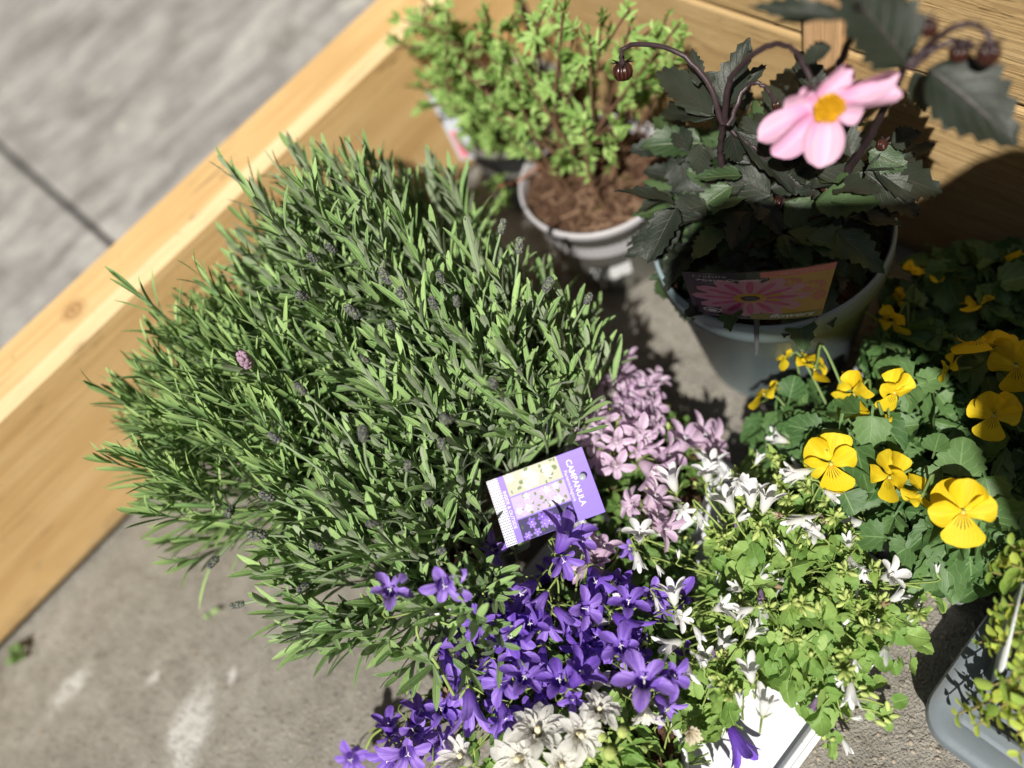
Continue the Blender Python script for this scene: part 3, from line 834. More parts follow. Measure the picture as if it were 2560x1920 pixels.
def over_card(p):
    """the card was pushed in on top of the leaves: none lies over it or shades it"""
    return over_plate(p, CARD, _n, 0.08, unit(p - CAMV)) or over_plate(p, CARD, _n, 0.02, SUNV)
lav_things = []
for li, ((cx, cy), DR, ns, top, LL, LW, mk, lab_) in enumerate(LAV):
    pot('lavender_pot', LAVPOT[li] + ', mostly hidden by leaves', (cx, cy, 0), 0.10, 0.056, 0.043, M_pot_white, None, 'white lavender pots', 0.012, 0.010)
    th = thing('lavender', lab_, 'lavender', (cx, cy, 0.085), 'lavender plants')
    lav_things.append(th)
    stems = Acc(); metas = []
    for i in range(ns):
        f = math.sqrt((i + 0.5) / ns); a = i * 2.39996 + rng.normal() * 0.25
        r0 = f * 0.050
        base = np.array([cx + r0 * math.cos(a), cy + r0 * math.sin(a), 0.088])
        reach = f * DR * rng.uniform(0.75, 1.12)
        tz = top * rng.uniform(0.82, 1.10) - 0.55 * (top - 0.12) * f ** 2.6
        if rng.uniform() < 0.14: tz *= rng.uniform(1.06, 1.2); reach *= rng.uniform(1.0, 1.15)
        tip = np.array([cx + reach * math.cos(a), cy + reach * math.sin(a), tz])
        mid = (base + tip) / 2 + np.array([math.cos(a), math.sin(a), 0]) * (reach - r0) * 0.22 + rv(0.006)
        P = curve([base, mid, tip], 12)
        if any(over_card(q) for q in P[3:]): continue
        stems.add(tube(P, 0.0011, 0.0007, 4))
        seg = np.linalg.norm(np.diff(P, axis=0), axis=1); Ls = seg.sum(); cum = np.r_[0, np.cumsum(seg)]
        spin = rng.uniform(0, 6.28)
        nn = int(Ls * 0.62 / 0.0125)
        for kk in range(nn):
            s = Ls - 0.001 - kk * 0.0125 * rng.uniform(0.85, 1.15) if kk else Ls
            if s < Ls * 0.25: break
            p = np.array([np.interp(s, cum, P[:, c]) for c in range(3)])
            T = unit(np.array([np.interp(min(s + 0.01, Ls), cum, P[:, c]) for c in range(3)]) - np.array([np.interp(max(0, s - 0.015), cum, P[:, c]) for c in range(3)]))
            A1 = unit(np.cross(T, [0.2, 0.3, 1.0])); B1 = np.cross(T, A1)
            an = spin + kk * 1.571 + rng.normal() * 0.2
            for sd in (0, 3.1416):
                rad = math.cos(an + sd) * A1 + math.sin(an + sd) * B1
                spread = math.radians(5 + min(kk, 6) * 3.0 + rng.normal() * 5)
                d = T * math.cos(spread) + rad * math.sin(spread)
                L = LL * (0.55 + 0.11 * min(kk, 4)) * rng.uniform(0.8, 1.2)
                nrm = T * math.sin(spread) - rad * math.cos(spread) + rv(0.4)
                M = frame(p, p + d * L, nrm, LW * rng.uniform(0.8, 1.2), L)
                c_ = p + d * L * 0.6
                if c_[0] > 0.165 and c_[1] < 0.338: continue
                if over_card(c_) or over_card(p) or over_card(p + d * L): continue
                score = c_[2] * 1.0 + 0.5 * np.linalg.norm(c_[:2] - (cx, cy)) - 0.25 * np.linalg.norm(c_ - CAMV)
                metas.append((M, int(rng.integers(6)), score))
    place_leaves(th, 'leaf', metas, LAVM2 if mk else LAVM, LAVP, [M_lav2 if mk else M_lav], 300, 'inner_leaves')
    mobj('stems', stems.mesh('stems', [M_lavstem]), th, None, 'stuff')
for si, hp in enumerate(SPIKES + [(0.0178, 0.5115, 0.29)]):
    hp = np.array(hp)
    li = min(range(4), key=lambda q: np.hypot(hp[0] - LAV[q][0][0], hp[1] - LAV[q][0][1]))
    c_ = np.array([*LAV[li][0], 0.11])
    foot = hp + (c_ - hp) * 0.42 + np.array([0, 0, -0.015])
    P = curve([foot, (foot + hp) / 2 + np.array([0, 0, 0.006]) + rv(0.004), hp], 9)
    if any(over_card(q) for q in P): continue
    d = unit(P[-1] - P[-2])
    th = lav_things[li]
    so = mobj('flower_stalk', Acc().add(tube(P, 0.0012, 0.0010, 6)).mesh('flower_stalk', [M_lavstem]), th)
    s_ = rng.uniform(0.0085, 0.0125) if si < len(SPIKES) else 0.016
    me = HEADM[si % 3] if si < len(SPIKES) else Acc().add(head_piece(9)).mesh('flower_head', [plain('dusky_pink_lavender_flower', (0.38, 0.25, 0.33), 0.8, 0.2, 0.3, 400)])
    off = Matrix.Translation(-th.location).inverted()
    subobj('flower_head', me, so, zframe(hp - d * 0.002, d, s_, None, rng.uniform(0, 6), s_ * 1.1))

# ------------------------------------------------------------------ campanulas
def disc_leaf(seed, cup, bend, fold, stalk=0.28):
    """round crenate blade on a stalk; local y base->tip, width about 1"""
    r_ = np.random.default_rng(seed + 100)
    n = 26; th = np.linspace(0, 2 * np.pi, n + 1)
    b = np.pi - np.abs(((th + np.pi / 2) % (2 * np.pi)) - np.pi)      # 0 at tip .. pi at base
    d0 = np.abs(((th - np.pi / 2 + np.pi) % (2 * np.pi)) - np.pi)     # 0 at tip, pi at base
    out = 1 + 0.055 * np.cos(th * 10 + seed) + 0.10 * np.exp(-(d0 / 0.35) ** 2) - 0.42 * np.exp(-((d0 - np.pi) / 0.30) ** 2) + 0.03 * np.sin(th * 2 + seed)
    out[-1] = out[0]
    rows = []; uvs = []
    for f in (0.03, 0.35, 0.68, 0.88, 1.0):
        r = 0.5 * (1 - (1 - out) * f ** 2) * f
        x = r * np.cos(th); y = r * np.sin(th) * 0.80
        z = cup * (r * 2) ** 2 * 0.25 + fold * np.abs(x) - bend * (y + 0.4) ** 2 + 0.03 * f * np.sin(th * 3 + seed)
        z[-1] = z[0]
        rows.append(np.stack([x, y + stalk + 0.38, z], -1)); uvs.append(np.stack([x + 0.5, (y + 0.4) / 0.8], -1))
    V = np.array(rows); A = Acc()
    A.add((V.reshape(-1, 3), gridq(4, n)[:, ::-1], np.array(uvs).reshape(-1, 2)))
    P, Q, U = tube([(0, 0, -0.08), (0, 0.2, -0.03), (0, stalk + 0.16, 0.0)], 0.022, 0.018, 4)
    A.add((P, Q, np.full((len(P), 2), 0.5)))
    return A.piece()
pr_round = [disc_leaf(i, c, b, f) for i, (c, b, f) in enumerate(((0.3, 0.15, 0.1), (-0.3, 0.1, 0.2), (0.1, 0.4, 0.1), (0.5, -0.1, 0.0), (-0.2, 0.5, 0.15)))]
CL = pr_round
CLM = [Acc().add(p).mesh('campanula_leaf', [M_camp_leaf]) for p in CL]
CLM2 = [Acc().add(p).mesh('campanula_leaf', [M_camp_leaf2]) for p in CL]
pr_ser = [blade(p_ovate, 14, 4, b, 0.15, 0, 0.06, 2, 0, 0.22, 6, i * 0.2) for i, b in enumerate((0.1, 0.3, -0.1, 0.4))]
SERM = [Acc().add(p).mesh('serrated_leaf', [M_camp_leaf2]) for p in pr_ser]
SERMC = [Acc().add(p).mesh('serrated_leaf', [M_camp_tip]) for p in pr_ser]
SERMB = [Acc().add(p).mesh('serrated_leaf', [M_camp_leaf]) for p in pr_ser]

def bell_set(mat, ops, **kw):
    return [[Acc().add(bell(op, seed=s, **kw)).mesh('flower', [mat]) for s in range(3)] for op in ops]
BP = bell_set(M_purple, (0.64, 0.40, 0.2, 0.1), q=1.45, e=0.9, lobe=1.22, crs=0.16)
BK = bell_set(M_pink, (0.75, 0.45, 0.2, 0.05), q=1.4, e=0.9, lobe=1.15, crs=0.14)
BW = bell_set(M_whitef, (0.48, 0.24, 0.09, 0.0), q=1.45, e=0.9, lobe=1.15, crs=0.14)
def double_piece(seed, mat, open_):
    A = Acc()
    A.add(bell(open_, 6, 1.25, 0.8, 7, 10, 0.45, 0.035, seed, 1.1, 0.16))
    A.add(bell(open_ * 0.8, 6, 1.25, 0.8, 7, 10, 0.42, 0.035, seed + 11, 1.1, 0.16), np.array(Matrix.Translation((0, 0, 0.06)) @ Matrix.Rotation(0.63, 4, 'Z') @ Matrix.Scale(0.88, 4)))
    A.add(bell(open_ * 0.45, 5, 2.0, 0.7, 7, 8, 0.36, 0.025, seed + 21), np.array(Matrix.Translation((0, 0, 0.1)) @ Matrix.Rotation(0.2, 4, 'Z') @ Matrix.Scale(0.66, 4)))
    return A.mesh('flower', [mat])
BD = [[double_piece(3 * i + s, M_ivory if i < 2 else M_cream, o) for s in range(3)] for i, o in enumerate((0.72, 0.35, 0.4))]
WITH = [Acc().add(bell(0.12, seed=s + 60, crumple=0.16, rows=6)).mesh('withered_flower', [petal_mat('withered_petal_%d' % s, ((0.26, 0.17, 0.10), (0.46, 0.36, 0.24), (0.18, 0.12, 0.22))[s], ((0.42, 0.30, 0.19), (0.60, 0.50, 0.36), (0.30, 0.20, 0.34))[s])]) for s in range(3)]
def style_piece():
    A = Acc()
    A.add(tube([(0, 0, 0.1), (0, 0, 0.6), (0, 0.01, 0.98)], 0.035, 0.035, 5))
    for a in (0, 2.09, 4.19):
        A.add(tube(curve([(0, 0, 0.96), (0.07 * math.cos(a), 0.07 * math.sin(a), 1.04), (0.15 * math.cos(a), 0.15 * math.sin(a), 1.0)], 5), 0.03, 0.022, 5))
    return A
STYLE = style_piece().mesh('style', [M_style])
CSTYLE = Acc().add(tube([(0, 0, 0.2), (0, 0, 0.9)], 0.08, 0.10, 8)).add(ball(0.13, 10, 8, 1.3, 0.3), np.array(Matrix.Translation((0, 0, 0.92)))).mesh('style', [M_stylec])
def calyx_piece():
    A = Acc()
    A.add(ball(0.16, 8, 5, 1.0))
    for j in range(5):
        a = j * 1.257
        d = np.array([math.cos(a), math.sin(a), 0.75])
        A.add(blade(p_lance, 4, 2, -0.1, 0.1), frame((0.1 * math.cos(a), 0.1 * math.sin(a), 0), d * 0.55, (math.cos(a), math.sin(a), -0.4), 0.16))
    return A
CALYX = calyx_piece().mesh('calyx', [M_camp_stem])

def put_flowers(th, rows, meshes, centre, stylemesh, stems, scl=1.0, spread=0.5, mouth=1.45):
    for i, (p, d, s, var) in enumerate(rows):
        p = np.array(p); d = unit(d)
        sc = s / (2 * (0.95 if var == 0 else 0.78 if var == 1 else 0.85 if var == 2 else 0.8)) * scl
        up = None
        if var in (2, 3): sc = s / 1.55 * scl * 0.85
        base = p - d * sc * (0.9 if var else 0.8)
        M = zframe(base, d, sc, None, rng.uniform(0, 6.28))
        f = mobj('flower', meshes[var][i % 3], th, M)
        if var <= 1: subobj('style', stylemesh, f)
        subobj('calyx', CALYX, f)
        c_ = np.array(centre)
        root = np.array([c_[0] + (base[0] - c_[0]) * spread + rng.normal() * 0.006, c_[1] + (base[1] - c_[1]) * spread + rng.normal() * 0.006, max(0.07, base[2] - 0.05)])
        back = base - d * min(0.018, sc * 1.2)
        back[2] = max(back[2], 0.012)
        stems.add(tube(curve([root, (root + back) / 2 + np.array([0, 0, 0.004]) + rv(0.004), back, base], 10), 0.0009, 0.0007, 4))

def mound_leaves(centre, rx, ry, rot, z0, z1, n, size, tilt=0.5, poly=None, layers=3):
    """leaf rosette/mound: leaves in layers over an ellipse"""
    metas = []
    for i in range(n):
        f = math.sqrt(rng.uniform()); a = rng.uniform(0, 6.283)
        ex, ey = f * rx * math.cos(a), f * ry * math.sin(a)
        x = centre[0] + ex * math.cos(rot) - ey * math.sin(rot); y = centre[1] + ex * math.sin(rot) + ey * math.cos(rot)
        lay = rng.uniform() ** 1.5
        z = z0 + (z1 - z0) * (1 - 0.62 * f ** 2.2) * (1 - 0.55 * lay)
        out = unit([x - centre[0], y - centre[1], 0.0001])
        az = math.atan2(out[1], out[0]) + rng.normal() * 0.9
        el = rng.normal() * 0.35 + 0.15 - 0.5 * f * tilt
        d = np.array([math.cos(az) * math.cos(el), math.sin(az) * math.cos(el), math.sin(el)])
        L = size * rng.uniform(0.6, 1.25)
        nrm = UPV + rv(tilt * 0.6) + out * 0.35 * f
        p = np.array([x, y, z])
        metas.append((p - d * L * 0.6, d, L, nrm, z + 0.02 * f))
    return metas

def leaves_to(th, metas, meshes, pieces, mats, aspect=0.85, limit=300):
    metas = [q for q in metas if not (0.015 < (q[0] + q[1] * q[2] * 0.6)[0] < 0.102 and 0.03 < (q[0] + q[1] * q[2] * 0.6)[1] < 0.116)]
    ms = [(frame(b, b + d * L, nrm, L * aspect * rng.uniform(0.85, 1.1), L), int(rng.integers(len(pieces))), sc - 0.2 * np.linalg.norm(b - CAMV)) for (b, d, L, nrm, sc) in metas]
    place_leaves(th, 'leaf', ms, meshes, pieces, mats, limit, 'inner_leaves')

def stem_bunch(stems, metas, centre, z, r=0.0008, every=1):
    for k, (b, d, L, nrm, sc) in enumerate(metas):
        if k % every: continue
        root = np.array([centre[0] + (b[0] - centre[0]) * 0.35, centre[1] + (b[1] - centre[1]) * 0.35, z])
        stems.add(tube(curve([root, (root + b) / 2 + rv(0.004) + np.array([0, 0, 0.006]), b], 7), r, r * 0.8, 4))

BUDM = [Acc().add(ball(0.5, 8, 6, 1.5, 0.12, s)).mesh('bud', [M_bud]) for s in range(2)]
def put_buds(th, n, metas, stems, size=0.006, lift=0.012):
    for k in range(n):
        b, d, L, nrm, sc = metas[int(rng.integers(len(metas)))]
        p = b + d * L * 0.3 + np.array([0, 0, lift * rng.uniform(0.3, 1.3)]) + rv(0.004)
        ax = unit(UPV * 0.8 + rv(0.6))
        s = size * rng.uniform(0.7, 1.2)
        o = mobj('bud', BUDM[k % 2], th, zframe(p, ax, s * 0.8, None, 0, s))
        subobj('calyx', CALYX, o, zframe((0, 0, -0.75), (0, 0, 1), 2.3))
        stems.add(tube([p - ax * s * 0.6 - UPV * 0.018, p - ax * s * 0.6], 0.0007, 0.0006, 4))

PURPLE = [
    ((0.0398,0.3176,0.15),(-0.57,-0.08,0.82),0.0206,0),
    ((0.0815,0.2698,0.17),(0.8,0.0,0.6),0.0266,1),
    ((0.0873,0.265,0.155),(0.5,-0.82,0.28),0.0185,1),
    ((0.0671,0.2646,0.155),(-0.3,-0.88,0.37),0.0184,1),
    ((0.0287,0.275,0.15),(-0.81,-0.1,0.58),0.0255,1),
    ((0.0321,0.2593,0.15),(-0.98,-0.14,0.11),0.0182,2),
    ((0.0497,0.2291,0.15),(0.29,-0.79,0.54),0.0234,0),
    ((0.0354,0.2404,0.14),(-0.07,-0.99,-0.1),0.021,2),
    ((0.0136,0.2532,0.15),(0.44,0.17,0.88),0.0236,0),
    ((0.0003,0.2586,0.15),(-0.53,-0.31,0.79),0.0257,0),
    ((-0.0276,0.2731,0.12),(-0.77,-0.64,0.05),0.0217,2),
    ((-0.0099,0.2499,0.14),(0.46,0.09,0.88),0.0209,0),
    ((-0.0302,0.2458,0.14),(-0.49,-0.01,0.87),0.0242,0),
    ((-0.018,0.2327,0.145),(0.67,-0.14,0.73),0.0252,0),
    ((-0.0015,0.2108,0.145),(0.38,0.2,0.9),0.0256,0),
    ((0.0125,0.2005,0.15),(0.79,-0.19,0.58),0.0226,1),
    ((-0.0046,0.1998,0.13),(-0.4,-0.57,0.72),0.0156,0),
    ((0.0717,0.2405,0.14),(-0.46,-0.84,0.29),0.0213,1),
    ((0.0749,0.211,0.135),(0.44,0.02,0.9),0.0223,0),
    ((0.0616,0.203,0.13),(-0.01,-1.0,0.01),0.0264,2),
    ((0.0456,0.1928,0.14),(0.29,0.14,0.95),0.0251,0),
    ((0.0452,0.2088,0.125),(-0.85,0.38,0.38),0.0168,2),
    ((0.0378,0.1637,0.145),(0.32,0.07,0.94),0.0308,0),
    ((0.0536,0.1529,0.135),(0.2,-0.81,0.55),0.0238,0),
    ((0.0355,0.1506,0.1),(-0.25,-0.95,0.19),0.0192,1),
    ((0.0307,0.2109,0.12),(-0.83,0.15,0.53),0.0168,1),
    ((-0.0477,0.2415,0.1),(-0.24,-0.96,0.11),0.0144,1),
    ((0.0218,0.2501,0.13),(-0.71,-0.69,0.15),0.0199,1),
    ((-0.035,0.3224,0.222),(0.6,-0.04,0.8),0.0232,0),
    ((-0.0055,0.2975,0.215),(-0.34,-0.78,0.53),0.026,0),
    ((-0.0091,0.2807,0.165),(-0.55,-0.52,0.65),0.0243,0),
    ((0.0074,0.2881,0.16),(0.78,-0.11,0.62),0.015,1),
    ((0.0081,0.2725,0.155),(-0.54,-0.82,0.19),0.0209,1),
    ((0.0002,0.2596,0.15),(-0.46,0.06,0.88),0.0244,0),
    ((-0.0353,0.2974,0.15),(0.88,-0.43,0.2),0.0226,1),
    ((-0.048,0.2908,0.14),(-0.4,-0.92,0.01),0.0227,2),
    ((-0.0591,0.2746,0.125),(-0.77,-0.64,0.02),0.0212,2),
    ((-0.0608,0.2525,0.135),(-0.62,-0.78,0.08),0.0295,2),
    ((-0.0909,0.2887,0.12),(0.88,-0.03,0.47),0.0267,0),
    ((-0.1038,0.285,0.115),(-0.14,-0.95,0.28),0.0229,0),
    ((-0.1157,0.3068,0.11),(0.56,0.38,0.74),0.0171,1),
    ((-0.1161,0.2732,0.125),(-0.2,-0.75,0.63),0.0268,0),
    ((-0.1324,0.2874,0.11),(-0.75,-0.1,0.65),0.0229,1),
    ((-0.0941,0.2531,0.12),(0.96,-0.1,0.26),0.0208,1),
    ((-0.163,0.3341,0.06),(-0.49,-0.48,0.73),0.0273,0),
    ((-0.0479,0.2338,0.12),(-0.4,-0.91,0.14),0.0193,1),
    ((-0.1201,0.3008,0.1),(-0.54,-0.78,0.31),0.0172,1),
    ((-0.1032,0.2767,0.11),(0.26,-0.96,0.12),0.0168,1),
    ((-0.031,0.2598,0.13),(-0.63,-0.73,0.28),0.018,1),
    ((0.0004,0.2401,0.12),(-0.79,-0.57,0.22),0.0185,1),
    ((0.0353,0.2262,0.12),(-0.32,-0.94,0.09),0.017,2),
    ((0.0549,0.1928,0.11),(0.15,-0.98,0.16),0.0183,1),
    ((0.0065,0.2973,0.14),(-0.57,0.39,0.72),0.0174,1),
    ((0.0281,0.3011,0.135),(0.67,0.38,0.64),0.0162,1),
    ((0.0642,0.2337,0.12),(-0.9,-0.27,0.35),0.0173,2),
    ((-0.0102,0.2898,0.13),(-0.52,0.31,0.8),0.0203,0),
    ((-0.045,0.2503,0.11),(-0.72,0.22,0.66),0.0157,1),
    ((-0.023,0.2243,0.11),(-0.53,-0.8,0.28),0.0155,1)]
HANG = [
    ((0.0544,0.1046,0.035),(-0.41,-0.91,-0.0),0.0274,2)]
PINK = [
    ((0.2382,0.3658,0.115),(0.37,0.29,0.88),0.0156,1),
    ((0.232,0.3504,0.12),(0.67,-0.18,0.72),0.0187,1),
    ((0.2185,0.3548,0.12),(0.14,0.47,0.87),0.017,1),
    ((0.2137,0.3396,0.125),(0.7,-0.37,0.61),0.0201,1),
    ((0.2188,0.3319,0.12),(0.59,-0.68,0.44),0.0184,1),
    ((0.2323,0.3319,0.11),(0.67,-0.44,0.6),0.017,1),
    ((0.2326,0.3213,0.11),(0.64,-0.56,0.53),0.0185,1),
    ((0.2487,0.3264,0.105),(0.66,-0.17,0.74),0.0154,1),
    ((0.1942,0.3418,0.13),(-0.28,0.56,0.78),0.0166,1),
    ((0.1857,0.3267,0.135),(-0.78,0.08,0.63),0.0195,0),
    ((0.1838,0.3373,0.13),(-0.67,0.43,0.61),0.0165,1),
    ((0.1907,0.2971,0.13),(-0.4,-0.81,0.43),0.0209,0),
    ((0.1736,0.3049,0.135),(-0.63,-0.63,0.45),0.0184,0),
    ((0.1582,0.3206,0.135),(0.38,0.07,0.92),0.0161,0),
    ((0.1584,0.3353,0.13),(0.06,0.62,0.78),0.0147,2),
    ((0.1512,0.3085,0.13),(-0.83,-0.54,0.13),0.016,1),
    ((0.1576,0.2937,0.13),(-0.51,-0.68,0.53),0.0198,0),
    ((0.1785,0.2893,0.125),(-0.39,-0.8,0.45),0.0136,0),
    ((0.1892,0.2814,0.12),(0.47,-0.85,0.23),0.0177,2),
    ((0.1984,0.3129,0.13),(0.69,-0.15,0.71),0.0195,1),
    ((0.2118,0.3089,0.12),(0.65,-0.55,0.52),0.0197,1),
    ((0.221,0.3067,0.115),(0.58,-0.67,0.46),0.0166,1),
    ((0.2008,0.3255,0.13),(0.33,0.24,0.91),0.0181,0),
    ((0.2138,0.3191,0.12),(0.5,0.04,0.87),0.0166,0),
    ((0.1881,0.3086,0.13),(-0.41,-0.9,0.15),0.0162,1),
    ((0.1731,0.3238,0.13),(-0.85,0.24,0.47),0.0163,1),
    ((0.1943,0.2927,0.12),(0.02,-0.99,0.14),0.0162,1),
    ((0.2104,0.2961,0.115),(0.43,-0.76,0.48),0.018,0),
    ((0.142,0.2678,0.115),(-0.39,0.5,0.77),0.0174,0),
    ((0.1568,0.2564,0.115),(0.73,-0.38,0.57),0.0189,1),
    ((0.1436,0.2438,0.11),(0.74,-0.09,0.66),0.0172,1),
    ((0.1408,0.2647,0.12),(-0.8,0.2,0.57),0.0166,0),
    ((0.1564,0.2531,0.12),(0.77,-0.08,0.64),0.0195,1),
    ((0.1451,0.2422,0.115),(0.81,-0.05,0.59),0.0149,1),
    ((0.1417,0.231,0.115),(0.2,-0.95,0.26),0.0192,1),
    ((0.0982,0.2593,0.125),(0.71,0.03,0.71),0.0192,1),
    ((0.0872,0.2552,0.12),(0.49,0.42,0.76),0.0162,1),
    ((0.0752,0.2607,0.12),(-0.86,0.36,0.37),0.0177,2),
    ((0.0917,0.267,0.12),(0.25,0.65,0.72),0.0134,1),
    ((0.1464,0.2557,0.11),(0.08,-0.99,0.08),0.0121,2),
    ((0.2316,0.2652,0.095),(0.74,-0.38,0.55),0.0238,1),
    ((0.2319,0.2538,0.09),(0.64,-0.64,0.42),0.0217,1),
    ((0.2176,0.2734,0.1),(0.68,-0.12,0.72),0.0237,1),
    ((0.1729,0.269,0.12),(-0.12,-0.98,0.13),0.0228,1),
    ((0.1948,0.2712,0.11),(0.41,-0.85,0.34),0.0232,1),
    ((0.2456,0.3613,0.11),(0.25,0.39,0.89),0.0187,1),
    ((0.2329,0.3285,0.115),(0.48,0.22,0.85),0.0202,1)]
WHITE = [
    ((0.1759,0.2515,0.125),(0.34,0.53,0.78),0.0195,1),
    ((0.1967,0.2312,0.125),(0.48,0.26,0.83),0.0193,0),
    ((0.207,0.2359,0.12),(0.66,0.22,0.72),0.0165,1),
    ((0.2055,0.2055,0.125),(-0.35,-0.77,0.53),0.0161,0),
    ((0.185,0.2023,0.13),(0.3,0.64,0.71),0.0173,1),
    ((0.2012,0.1928,0.125),(0.59,0.37,0.72),0.0173,1),
    ((0.2051,0.1811,0.125),(0.72,0.11,0.68),0.0186,1),
    ((0.161,0.2294,0.12),(-0.41,-0.83,0.38),0.0148,0),
    ((0.1635,0.2131,0.12),(-0.56,-0.83,-0.07),0.0131,2),
    ((0.1245,0.2426,0.125),(0.43,0.16,0.89),0.0205,0),
    ((0.1073,0.2316,0.12),(-0.66,-0.74,-0.14),0.0146,2),
    ((0.1117,0.2137,0.12),(-0.37,-0.92,-0.14),0.0086,3),
    ((0.1303,0.2092,0.12),(0.72,0.48,0.5),0.0065,3),
    ((0.0753,0.2268,0.12),(0.83,0.36,0.42),0.0144,2),
    ((0.1017,0.1897,0.135),(0.5,0.46,0.73),0.0173,1),
    ((0.0897,0.1971,0.125),(-0.53,-0.84,-0.11),0.0091,3),
    ((0.091,0.1753,0.13),(0.02,-0.82,0.57),0.0144,0),
    ((0.1164,0.1566,0.13),(0.49,-0.53,0.69),0.0143,1),
    ((0.1245,0.1433,0.125),(-0.86,0.44,0.25),0.0136,2),
    ((0.0709,0.1716,0.12),(-0.84,0.39,0.37),0.0172,1),
    ((0.0905,0.1594,0.125),(-0.38,-0.92,-0.06),0.0116,3),
    ((0.0776,0.1486,0.12),(-0.21,-0.93,0.29),0.0095,2),
    ((0.0635,0.1483,0.125),(-0.68,-0.67,0.3),0.0127,1),
    ((0.0927,0.1158,0.12),(0.47,0.46,0.76),0.0152,1),
    ((0.0534,0.2262,0.11),(-0.63,0.55,0.55),0.013,1),
    ((0.0729,0.111,0.11),(0.65,0.66,0.38),0.01,3),
    ((0.0829,0.0968,0.11),(0.72,0.29,0.64),0.0158,1),
    ((0.2364,0.1787,0.12),(-0.37,0.83,0.42),0.0174,2),
    ((0.2028,0.1538,0.125),(-0.87,0.46,0.17),0.0154,2),
    ((0.206,0.2202,0.115),(0.83,-0.26,0.49),0.012,2),
    ((0.2623,0.2121,0.1),(-0.4,0.75,0.52),0.0144,1),
    ((0.2051,0.2067,0.125),(-0.44,-0.74,0.51),0.0152,0),
    ((0.235,0.2109,0.11),(0.8,-0.03,0.59),0.0109,2),
    ((0.2378,0.1765,0.12),(-0.81,0.58,0.08),0.0196,2),
    ((0.2083,0.152,0.12),(0.31,-0.95,0.1),0.0206,2),
    ((0.2417,0.1482,0.11),(-0.02,-0.99,0.16),0.0135,2),
    ((0.2098,0.1068,0.09),(-0.5,-0.83,0.25),0.0132,1),
    ((0.2199,0.0828,0.09),(0.48,-0.5,0.72),0.0213,0),
    ((0.2121,0.0717,0.08),(0.74,-0.4,0.54),0.0157,2),
    ((0.2081,0.0555,0.075),(0.78,-0.25,0.57),0.0179,2),
    ((0.2432,0.0604,0.09),(0.72,0.49,0.5),0.0067,3),
    ((0.1492,0.0683,0.09),(-0.74,-0.66,0.14),0.0109,2),
    ((0.1296,0.0582,0.085),(-0.84,-0.54,0.06),0.0173,2),
    ((0.1337,0.0672,0.085),(-0.79,0.36,0.5),0.0098,0),
    ((0.1207,0.0473,0.07),(0.59,-0.76,0.25),0.0076,3),
    ((0.1055,0.0446,0.03),(-0.43,-0.9,0.04),0.0113,3),
    ((0.2113,0.1015,0.09),(-0.63,-0.74,0.23),0.0102,1)]
DOUBLE = [
    ((-0.0383,0.2034,0.135),(0.5,0.01,0.86),0.0355,0),
    ((-0.0198,0.1792,0.13),(0.14,-0.72,0.68),0.0313,0),
    ((0.002,0.18,0.13),(0.57,-0.02,0.82),0.0248,0),
    ((-0.0621,0.2032,0.13),(-0.38,-0.0,0.93),0.0348,0),
    ((-0.0439,0.1777,0.125),(-0.1,-0.7,0.7),0.0252,0),
    ((-0.09,0.2379,0.13),(-0.07,0.42,0.91),0.0247,1),
    ((0.0178,0.1988,0.11),(0.84,-0.02,0.54),0.0168,1),
    ((0.0223,0.1574,0.11),(-0.61,-0.76,0.22),0.019,1),
    ((0.0333,0.1243,0.105),(-0.25,-0.69,0.68),0.0147,2)]

# white flowered campanula
pot('campanula_pot', 'white pot under the white-flowered campanula, mostly hidden by leaves', (0.170, 0.142, 0.020), 0.064, 0.054, 0.042, M_pot_white, None, 'white campanula pots', 0.008, 0.008)
cw = thing('white_campanula', 'campanula with small white bells and fresh green rounded leaves', 'campanula', (0.170, 0.142, 0.07))
stems = Acc()
mt = mound_leaves((0.165, 0.140), 0.118, 0.064, math.radians(28), 0.045, 0.112, 680, 0.0205, 0.8)
mt += mound_leaves((0.185, 0.075), 0.045, 0.035, 0, 0.05, 0.085, 70, 0.018, 0.8)
mt += mound_leaves((0.235, 0.200), 0.045, 0.030, 0.4, 0.05, 0.09, 60, 0.016, 0.8)
mt += mound_leaves((0.085, 0.150), 0.03, 0.055, 0, 0.06, 0.10, 80, 0.018, 0.8)
mt = [q for q in mt if not ((q[0] + q[1] * q[2] * 0.6)[0] < 0.102 and (q[0] + q[1] * q[2] * 0.6)[1] < 0.116)]
leaves_to(cw, mt, CLM, CL, [M_camp_leaf], 0.78)
stem_bunch(stems, mt, (0.170, 0.142), 0.07, 0.0009, 2)
put_flowers(cw, WHITE, BW, (0.17, 0.142, 0.07), STYLE, stems, 1.14)
extra = []
for k in range(26):
    b, d, L, nrm, sc = mt[int(rng.integers(len(mt)))]
    q = b + d * L * 0.5
    if q[0] < 0.12 and q[1] < 0.12: continue
    extra.append(((q[0], q[1], q[2] + rng.uniform(0.012, 0.024)), tuple(unit(UPV * 0.5 + rv(0.6))), rng.uniform(0.011, 0.018), int(rng.integers(1, 4))))
put_flowers(cw, extra, BW, (0.17, 0.142, 0.07), STYLE, stems, 1.1)
put_buds(cw, 60, mt, stems, 0.0042, 0.015)
for k in range(12):
    b, d, L, nrm, sc = mt[int(rng.integers(len(mt)))]
    mobj('withered_flower', WITH[k % 3], cw, zframe(b + np.array([0, 0, 0.018]), unit(rv(1.0)), rng.uniform(0.005, 0.007)))
